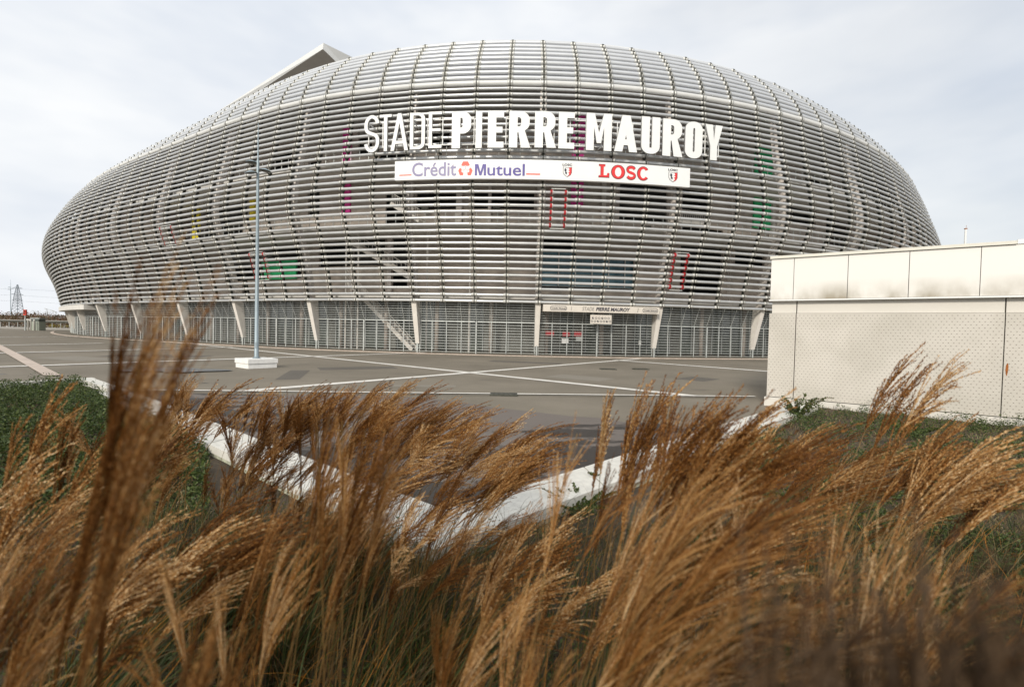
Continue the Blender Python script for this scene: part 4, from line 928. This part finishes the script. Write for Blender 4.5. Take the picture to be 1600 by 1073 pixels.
# each clump: pixel and depth of its plume heads, spread, number, style, label
CL = [
 (258, 360, .62, .025, .045, 5, 'u', 'very tall blurred grass clump near the left whose upright plumes rise above the horizon'),
 (125, 570, 1.9, .07, .10, 7, 'u', 'thin dark upright grass clump in front of the green shrubs'),
 (62, 690, 1.5, .14, .1, 13, 'm', 'brown grass clump at the left edge below the green shrubs'),
 (335, 580, 3.1, .22, .12, 15, 'm', 'grass clump in front of the left arm of the white coping'),
 (270, 625, 2.4, .14, .12, 15, 'm', 'dense brown grass clump hiding the left end of the white coping'),
 (465, 600, 3.5, .3, .14, 34, 'm', 'windswept grass clump right below the white lamp block'),
 (575, 592, 3.7, .40, .16, 48, 'm', 'broad windswept grass clump with pale tips left of the picture centre'),
 (690, 628, 3.7, .38, .2, 46, 'b', 'golden windswept clump with many fine strands at the picture centre'),
 (800, 650, 3.4, .30, .2, 34, 'b', 'pale tipped clump bending towards the dark wet patch'),
 (872, 660, 2.7, .16, .14, 12, 'b', 'light grass clump with feathery tips left of the right coping arm'),
 (600, 600, 1.25, .09, .1, 12, 'u', 'blurred orange brown upright clump in the foreground centre'),
 (700, 780, 2.2, .28, .16, 13, 'm', 'brown clump standing before the corner of the white coping'),
 (500, 700, 3.3, .34, .2, 24, 'm', 'thick brown clump hiding the left coping arm behind its heads'),
 (425, 665, 3.2, .2, .16, 18, 'm', 'narrow brown clump between the left coping arm and the windswept heads'),
 (620, 720, 2.9, .34, .2, 24, 'b', 'full golden brown clump in front of the coping corner left of its point'),
 (770, 740, 2.8, .26, .2, 18, 'b', 'tan clump in front of the coping corner right of its point'),
 (1025, 568, 1.9, .10, .12, 11, 'u', 'upright brown clump crossing the right arm of the coping'),
 (1150, 585, 1.6, .20, .12, 24, 'm', 'tall tan clump just left of the white building corner'),
 (1175, 660, 1.05, .18, .18, 26, 'b', 'large fuzzy pale clump in the foreground right of centre'),
 (1300, 655, 2.6, .30, .14, 22, 'b', 'windswept brown clump under the perforated wall'),
 (1400, 680, 2.9, .30, .14, 18, 'b', 'grass clump in front of the green ground cover by the building'),
 (1512, 525, 2.1, .05, .05, 4, 'b', 'few long arching plumes standing out against the perforated wall'),
 (1565, 635, 1.9, .14, .14, 18, 'b', 'tan clump at the right edge against the white building'),
 (1560, 800, .85, .16, .12, 22, 'b', 'soft brown clump in the right foreground'),
 (2010, 860, .18, .035, .025, 46, 'b', 'dark out of focus clump filling the bottom right corner'),
 (360, 780, 1.5, .2, .1, 16, 'b', 'clump leaning strongly to the right below the left coping arm'),
 (90, 780, .95, .13, .1, 18, 'm', 'dark brown clump low at the left edge'),
 (330, 930, .6, .06, .05, 8, 'u', 'blurred orange plumes at the bottom left'),
 (910, 840, 1.7, .16, .16, 9, 'u', 'sparse orange brown clump below the right coping arm'),
 (450, 790, 1.15, .14, .1, 12, 'u', 'dense dark brown clump left of the picture centre'),
 (1280, 800, 1.5, .24, .12, 13, 'b', 'shaded brown clump below the middle of the building wall'),
 (860, 790, 1.9, .2, .12, 16, 'm', 'loose tan clump in front of the right coping arm near its corner'),
 (770, 880, 1.2, .18, .1, 12, 'u', 'thin upright plumes at the bottom centre left of the orange brown clump'),
 (1030, 860, .95, .16, .16, 16, 'm', 'orange brown clump in the lower centre right'),
]
M_dplume = leaf_mat('backlit_brown_plume', [(.035, .02, .010), (.06, .035, .017), (.10, .06, .03)], trans=.15, objvar=.5)  # darkened brown: backlit shade of the nearest clump painted into its plumes
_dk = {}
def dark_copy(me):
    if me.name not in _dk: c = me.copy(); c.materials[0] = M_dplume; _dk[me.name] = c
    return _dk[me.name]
for ci, (px_, py2, dep, sx, sz, n_, sty, lab) in enumerate(CL):
    tc_ = aty(px_, py2, dep)
    ll = {'u': .25, 'm': .45, 'b': .7}[sty]*min(1, dep/(1.5 if ci else .6))
    bx, by = tc_.x-ll*.9, tc_.y-.05
    base = Vector((bx, by, soil(bx, by)))
    t = empty('ornamental_grass_clump', base, lab, 'ornamental grass', 'clumps of tall plume grass in the planter'); t['kind'] = 'thing'
    for k in range(n_):
        tip = tc_+Vector((R.gauss(0, sx*.75), R.gauss(0, min(.45, sx*1.2)) if dep > .7 else R.gauss(0, .05), -abs(R.gauss(0, sz*1.1))+sz*.3))
        if tip.y < min(.28, dep*.75): tip.y = min(.28, dep*.75)
        if sty == 'u': me, tv = PL[R.choice((10, 11, 12, 0, 1))]
        elif sty == 'm': me, tv = PL[R.choice((0, 1, 2, 3, 4, 5, 10))]
        else: me, tv = PL[R.choice((2, 3, 5, 6, 7, 8, 9))]
        if dep < 1.3: me, tv = PN[{'u': (6, 7, 8), 'm': (0, 1, 2, 6), 'b': (3, 4, 5, 0)}[sty][R.randrange(3)]]
        if dep < .3: me, tv = PD[k % 2]
        if ci in (0, 27): me, tv = PC[k % 2]
        z0 = soil(bx, by)-.03; s = (tip.z-z0)/tv.z
        s = max(.25, s); sxy = s if s > .7 else .7*.6+s*.4
        jj = .07*min(1, dep/1.5); bj = Vector((bx+R.gauss(0, jj), by+R.gauss(0, jj), 0)); h = Vector((tip.x-bj.x, tip.y-bj.y)); tvl = math.hypot(tv.x, tv.y)
        if h.length < .06: h = Vector((.06, 0))
        rz = math.atan2(h.y, h.x)-math.atan2(tv.y, tv.x); rz = max(-1.15, min(1.15, rz)); sx_ = max(s*.35, min(s*1.7, h.length/tvl))
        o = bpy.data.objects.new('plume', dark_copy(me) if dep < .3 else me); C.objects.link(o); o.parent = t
        o.scale = (sx_, s*rnd(.9, 1.1), s); o.rotation_euler = (R.gauss(0, .03), 0, rz)
        off = Matrix.Rotation(rz, 3, 'Z') @ Vector((tv.x*o.scale.x, tv.y*o.scale.y, 0))
        o.location = Vector((tip.x-off.x, tip.y-off.y, z0))-base
    mb = MB()
    for k in range(260 if dep > .8 else 40):
        a = rnd(0, 2*PI); r_ = abs(R.gauss(0, .12)); p = Vector((bx+math.cos(a)*r_, by+math.sin(a)*r_, base.z-.02)); h = rnd(.6, 1.25)*(tc_.z-base.z)/1.7
        out = Vector((math.cos(a), math.sin(a), 0))*rnd(.05, .5)+WIND*rnd(.1, .6); pts = []
        dr = rnd(.1, .7)
        for i in range(8):
            u = i/7; pts.append(p+out*(u**1.6)*h+Vector((0, 0, h*(u-dr*u**3*.6))))
        ribbon(mb, pts, rnd(.003, .008), Vector((-math.sin(a+rnd(-1, 1)), math.cos(a+rnd(-1, 1)), 0)).normalized())
    if mb.v:
        o = mb.build('leaf_blades', M_blade, t)
# tangled lower grass over the whole bed near the camera
mb = MB()
for k in range(26000):
    x = rnd(-5.5, 6.5); y = rnd(.35, 5.6)**1.0
    if y > yb(x)-.5 or abs(x) > 1.25*y+.8: continue
    if y < .6 and R.random() < .5: continue
    a = rnd(0, 2*PI); h = rnd(.15, .95)*(1 if y > 1 else .8); p = Vector((x, y, soil(x, y)-.02)); out = Vector((math.cos(a), math.sin(a), 0))*rnd(.2, .9)+WIND*rnd(0, .5); dr = rnd(.2, .95)
    pts = [p+out*(u**1.5)*h+Vector((0, 0, h*(u-dr*u**2.5))) for u in [i/6 for i in range(7)]]
    ribbon(mb, pts, rnd(.0025, .006), Vector((-math.sin(a+rnd(-1, 1)), math.cos(a+rnd(-1, 1)), 0)).normalized())
tag(mb.build('grass', M_blade), kind='stuff')
# leafy ground cover
def cover(name, region, n_, size, hgt, m, dens=None):
    mb = MB(); c_ = 0; tries = 0
    while c_ < n_ and tries < n_*6:
        tries += 1; x, y = region()
        if y > yb(x)-.42: continue
        nn = noise.noise(Vector((x*1.3, y*1.3, 2)))+.5*noise.noise(Vector((x*4, y*4, 5)))
        if dens and nn < dens: continue
        z = soil(x, y)+(hgt*(.4+1.1*nn))*R.random()**.6; s = size*rnd(.6, 1.3); a = Vector((rnd(-1, 1), rnd(-1, 1), rnd(-.4, .9))).normalized(); b = a.cross(Vector((rnd(-1, 1), rnd(-1, 1), rnd(0, 1)))).normalized(); p = Vector((x, y, max(z, soil(x, y))))
        mb.add([p, p+a*s*.5+b*s*.28, p+a*s, p+a*s*.5-b*s*.28], [(0, 1, 2, 3)]); c_ += 1
    return tag(mb.build(name, m), kind='stuff')
def regL():
    y = rnd(5.5, 18); return -rnd(.62, 1.15)*y, y
cover('ground_cover', regL, 75000, .055, .55, M_green)
def regR():
    y = rnd(3.5, 16); return rnd(.35, 1.7)*y, y
cover('ground_cover', regR, 60000, .045, .32, M_green, .1)
def regC():
    y = rnd(1.2, 6); return rnd(-1.1, 1.1)*y, y
cover('ground_cover', regC, 26000, .03, .28, M_green, -.1)
mb = MB(); k = 0
while k < 16000:
    x, y = regR() if R.random() < .75 else regL()
    if y > yb(x)-.5 or y < 4: continue
    k += 1; a = rnd(0, 2*PI); p = Vector((x, y, soil(x, y))); h = rnd(.15, .4); out = Vector((math.cos(a), math.sin(a), 0))*rnd(.3, 1)
    ribbon(mb, [p+out*(u**1.3)*h+Vector((0, 0, h*(u-.7*u*u))) for u in (0, .25, .5, .75, 1)], rnd(.006, .012), Vector((-math.sin(a), math.cos(a), 0)))
M_straw = leaf_mat('dry_straw', [(.10, .06, .02), (.22, .15, .07), (.36, .28, .15), (.07, .09, .02)], trans=.2)
tag(mb.build('dry_straw', M_straw), kind='stuff')
# individual shrubs with arching sprays
for px_, py2, zc_, hh, nn, lab in ((1245, 655, .15, .95, 34, 'spiky dark green shrub at the corner of the perforated wall'), (1425, 678, .12, .45, 40, 'low spreading green shrub at the foot of the perforated wall'), (948, 748, .2, .3, 9, 'tiny green sprig growing over the edge of the right coping arm'),
                                    (905, 800, .15, .35, 26, 'low green shrub against the mossy inner face of the coping')):
    q = gp(px_, py2, zc_); p0 = Vector((q.x, q.y, zc_-.05)); t = empty('cotoneaster_shrub', p0, lab, 'shrub', 'small green shrubs in the planter'); mb = MB(); mf = MB()
    for k in range(nn):
        a = rnd(0, 2*PI); D = Vector((math.cos(a), math.sin(a), 0)); h = hh*rnd(.5, 1.15); pts = [p0+D*(.65*h*rnd(.6, 1.2) if hh > .6 else 1.3*h)*u**1.2+Vector((0, 0, h*(u-.35*u*u))) for u in [i/8 for i in range(9)]]
        for b_, c_ in zip(pts[:-1], pts[1:]): mb.tube(b_, c_, .004, 4, caps=False)
        for i in range(1, 9):
            for j in range(14):
                p = pts[i-1].lerp(pts[i], R.random()); s = rnd(.02, .038)*(1.5 if q.y > 8 else 1); a_ = Vector((rnd(-1, 1), rnd(-1, 1), rnd(-.3, 1))).normalized(); b2 = a_.cross(Vector((rnd(-1, 1), rnd(-1, 1), .3))).normalized()
                mf.add([p, p+a_*s*.5+b2*s*.3, p+a_*s, p+a_*s*.5-b2*s*.3], [(0, 1, 2, 3)])
    mb.build('stems', M_stem, t); mf.build('foliage', M_green, t)
# far wood and hedge
M_far = leaf_mat('autumn_twigs', [(.10, .055, .035), (.16, .085, .05), (.09, .085, .04), (.20, .13, .08)], trans=.1); M_fary = leaf_mat('yellow_shrub', [(.30, .24, .04), (.4, .32, .08)], trans=.1)
mb = MB()
for k in range(30000):
    x = rnd(-215, -70); y = rnd(128, 168) if R.random() < .7 else rnd(126.5, 130); top = 3.6+1.6*noise.noise(Vector((x*.06, y*.05, 1)))+.9*noise.noise(Vector((x*.3, y*.2, 4)))
    z = top*R.random()**.55; s = rnd(.25, .6); a = Vector((rnd(-1, 1), rnd(-1, 1), rnd(-1, 1))).normalized(); b = a.orthogonal().normalized(); p = Vector((x, y, z)); mb.add([p, p+a*s*.5+b*s*.3, p+a*s, p+a*s*.5-b*s*.3], [(0, 1, 2, 3)])
tag(mb.build('distant_wood', M_far), kind='stuff')
mb = MB()
for k in range(26):
    x0 = rnd(-165, -92)
    for j in range(60): p = Vector((x0+R.gauss(0, .5), 125.6+rnd(0, .5), rnd(.7, 1.35))); s = .2; a = Vector((rnd(-1, 1), rnd(-1, 1), rnd(-1, 1))).normalized(); b = a.orthogonal().normalized(); mb.add([p, p+a*s*.5+b*s*.3, p+a*s, p+a*s*.5-b*s*.3], [(0, 1, 2, 3)])
tag(mb.build('yellow_undergrowth', M_fary), kind='stuff')
for px_, yt, Yd, cw, lab in ((50, 491, 180, 4.5, 'bare reddish tree behind the white pillars'), (71, 485.5, 200, 6.0, 'tallest pale round tree behind the booth'), (42, 491, 230, 4, 'small bare tree behind the traffic light'), (96, 492, 190, 4.5, 'reddish tree beside the foot of the stadium'), (8, 492, 210, 4.5, 'bare tree at the far left edge')):
    q = aty(px_, 500, Yd); zt2 = aty(px_, yt, Yd).z; t = empty('bare_tree', (q.x, Yd, 0), lab, 'tree', 'bare autumn trees beyond the road'); mb = MB(); mf = MB()
    mb.tube((q.x, Yd, 0), (q.x, Yd, zt2*.55), .25, 6, r2=.12)
    for k in range(26):
        a = rnd(0, 2*PI); p = Vector((q.x, Yd, zt2*rnd(.25, .6))); e = Vector((q.x+math.cos(a)*cw*rnd(.3, .9), Yd+math.sin(a)*cw*rnd(.3, .9), zt2*rnd(.65, 1))); mb.tube(p, e, .06, 4, r2=.02, caps=False)
        for j in range(34):
            c = p.lerp(e, rnd(.4, 1))+Vector((R.gauss(0, .6),)*1+(R.gauss(0, .6), R.gauss(0, .45))); s = rnd(.2, .45); a_ = Vector((rnd(-1, 1), rnd(-1, 1), rnd(-1, 1))).normalized(); b = a_.orthogonal().normalized(); mf.add([c, c+a_*s*.5+b*s*.12, c+a_*s, c+a_*s*.5-b*s*.12], [(0, 1, 2, 3)])
    mb.build('trunk', M_stem, t); mf.build('crown', M_far, t)
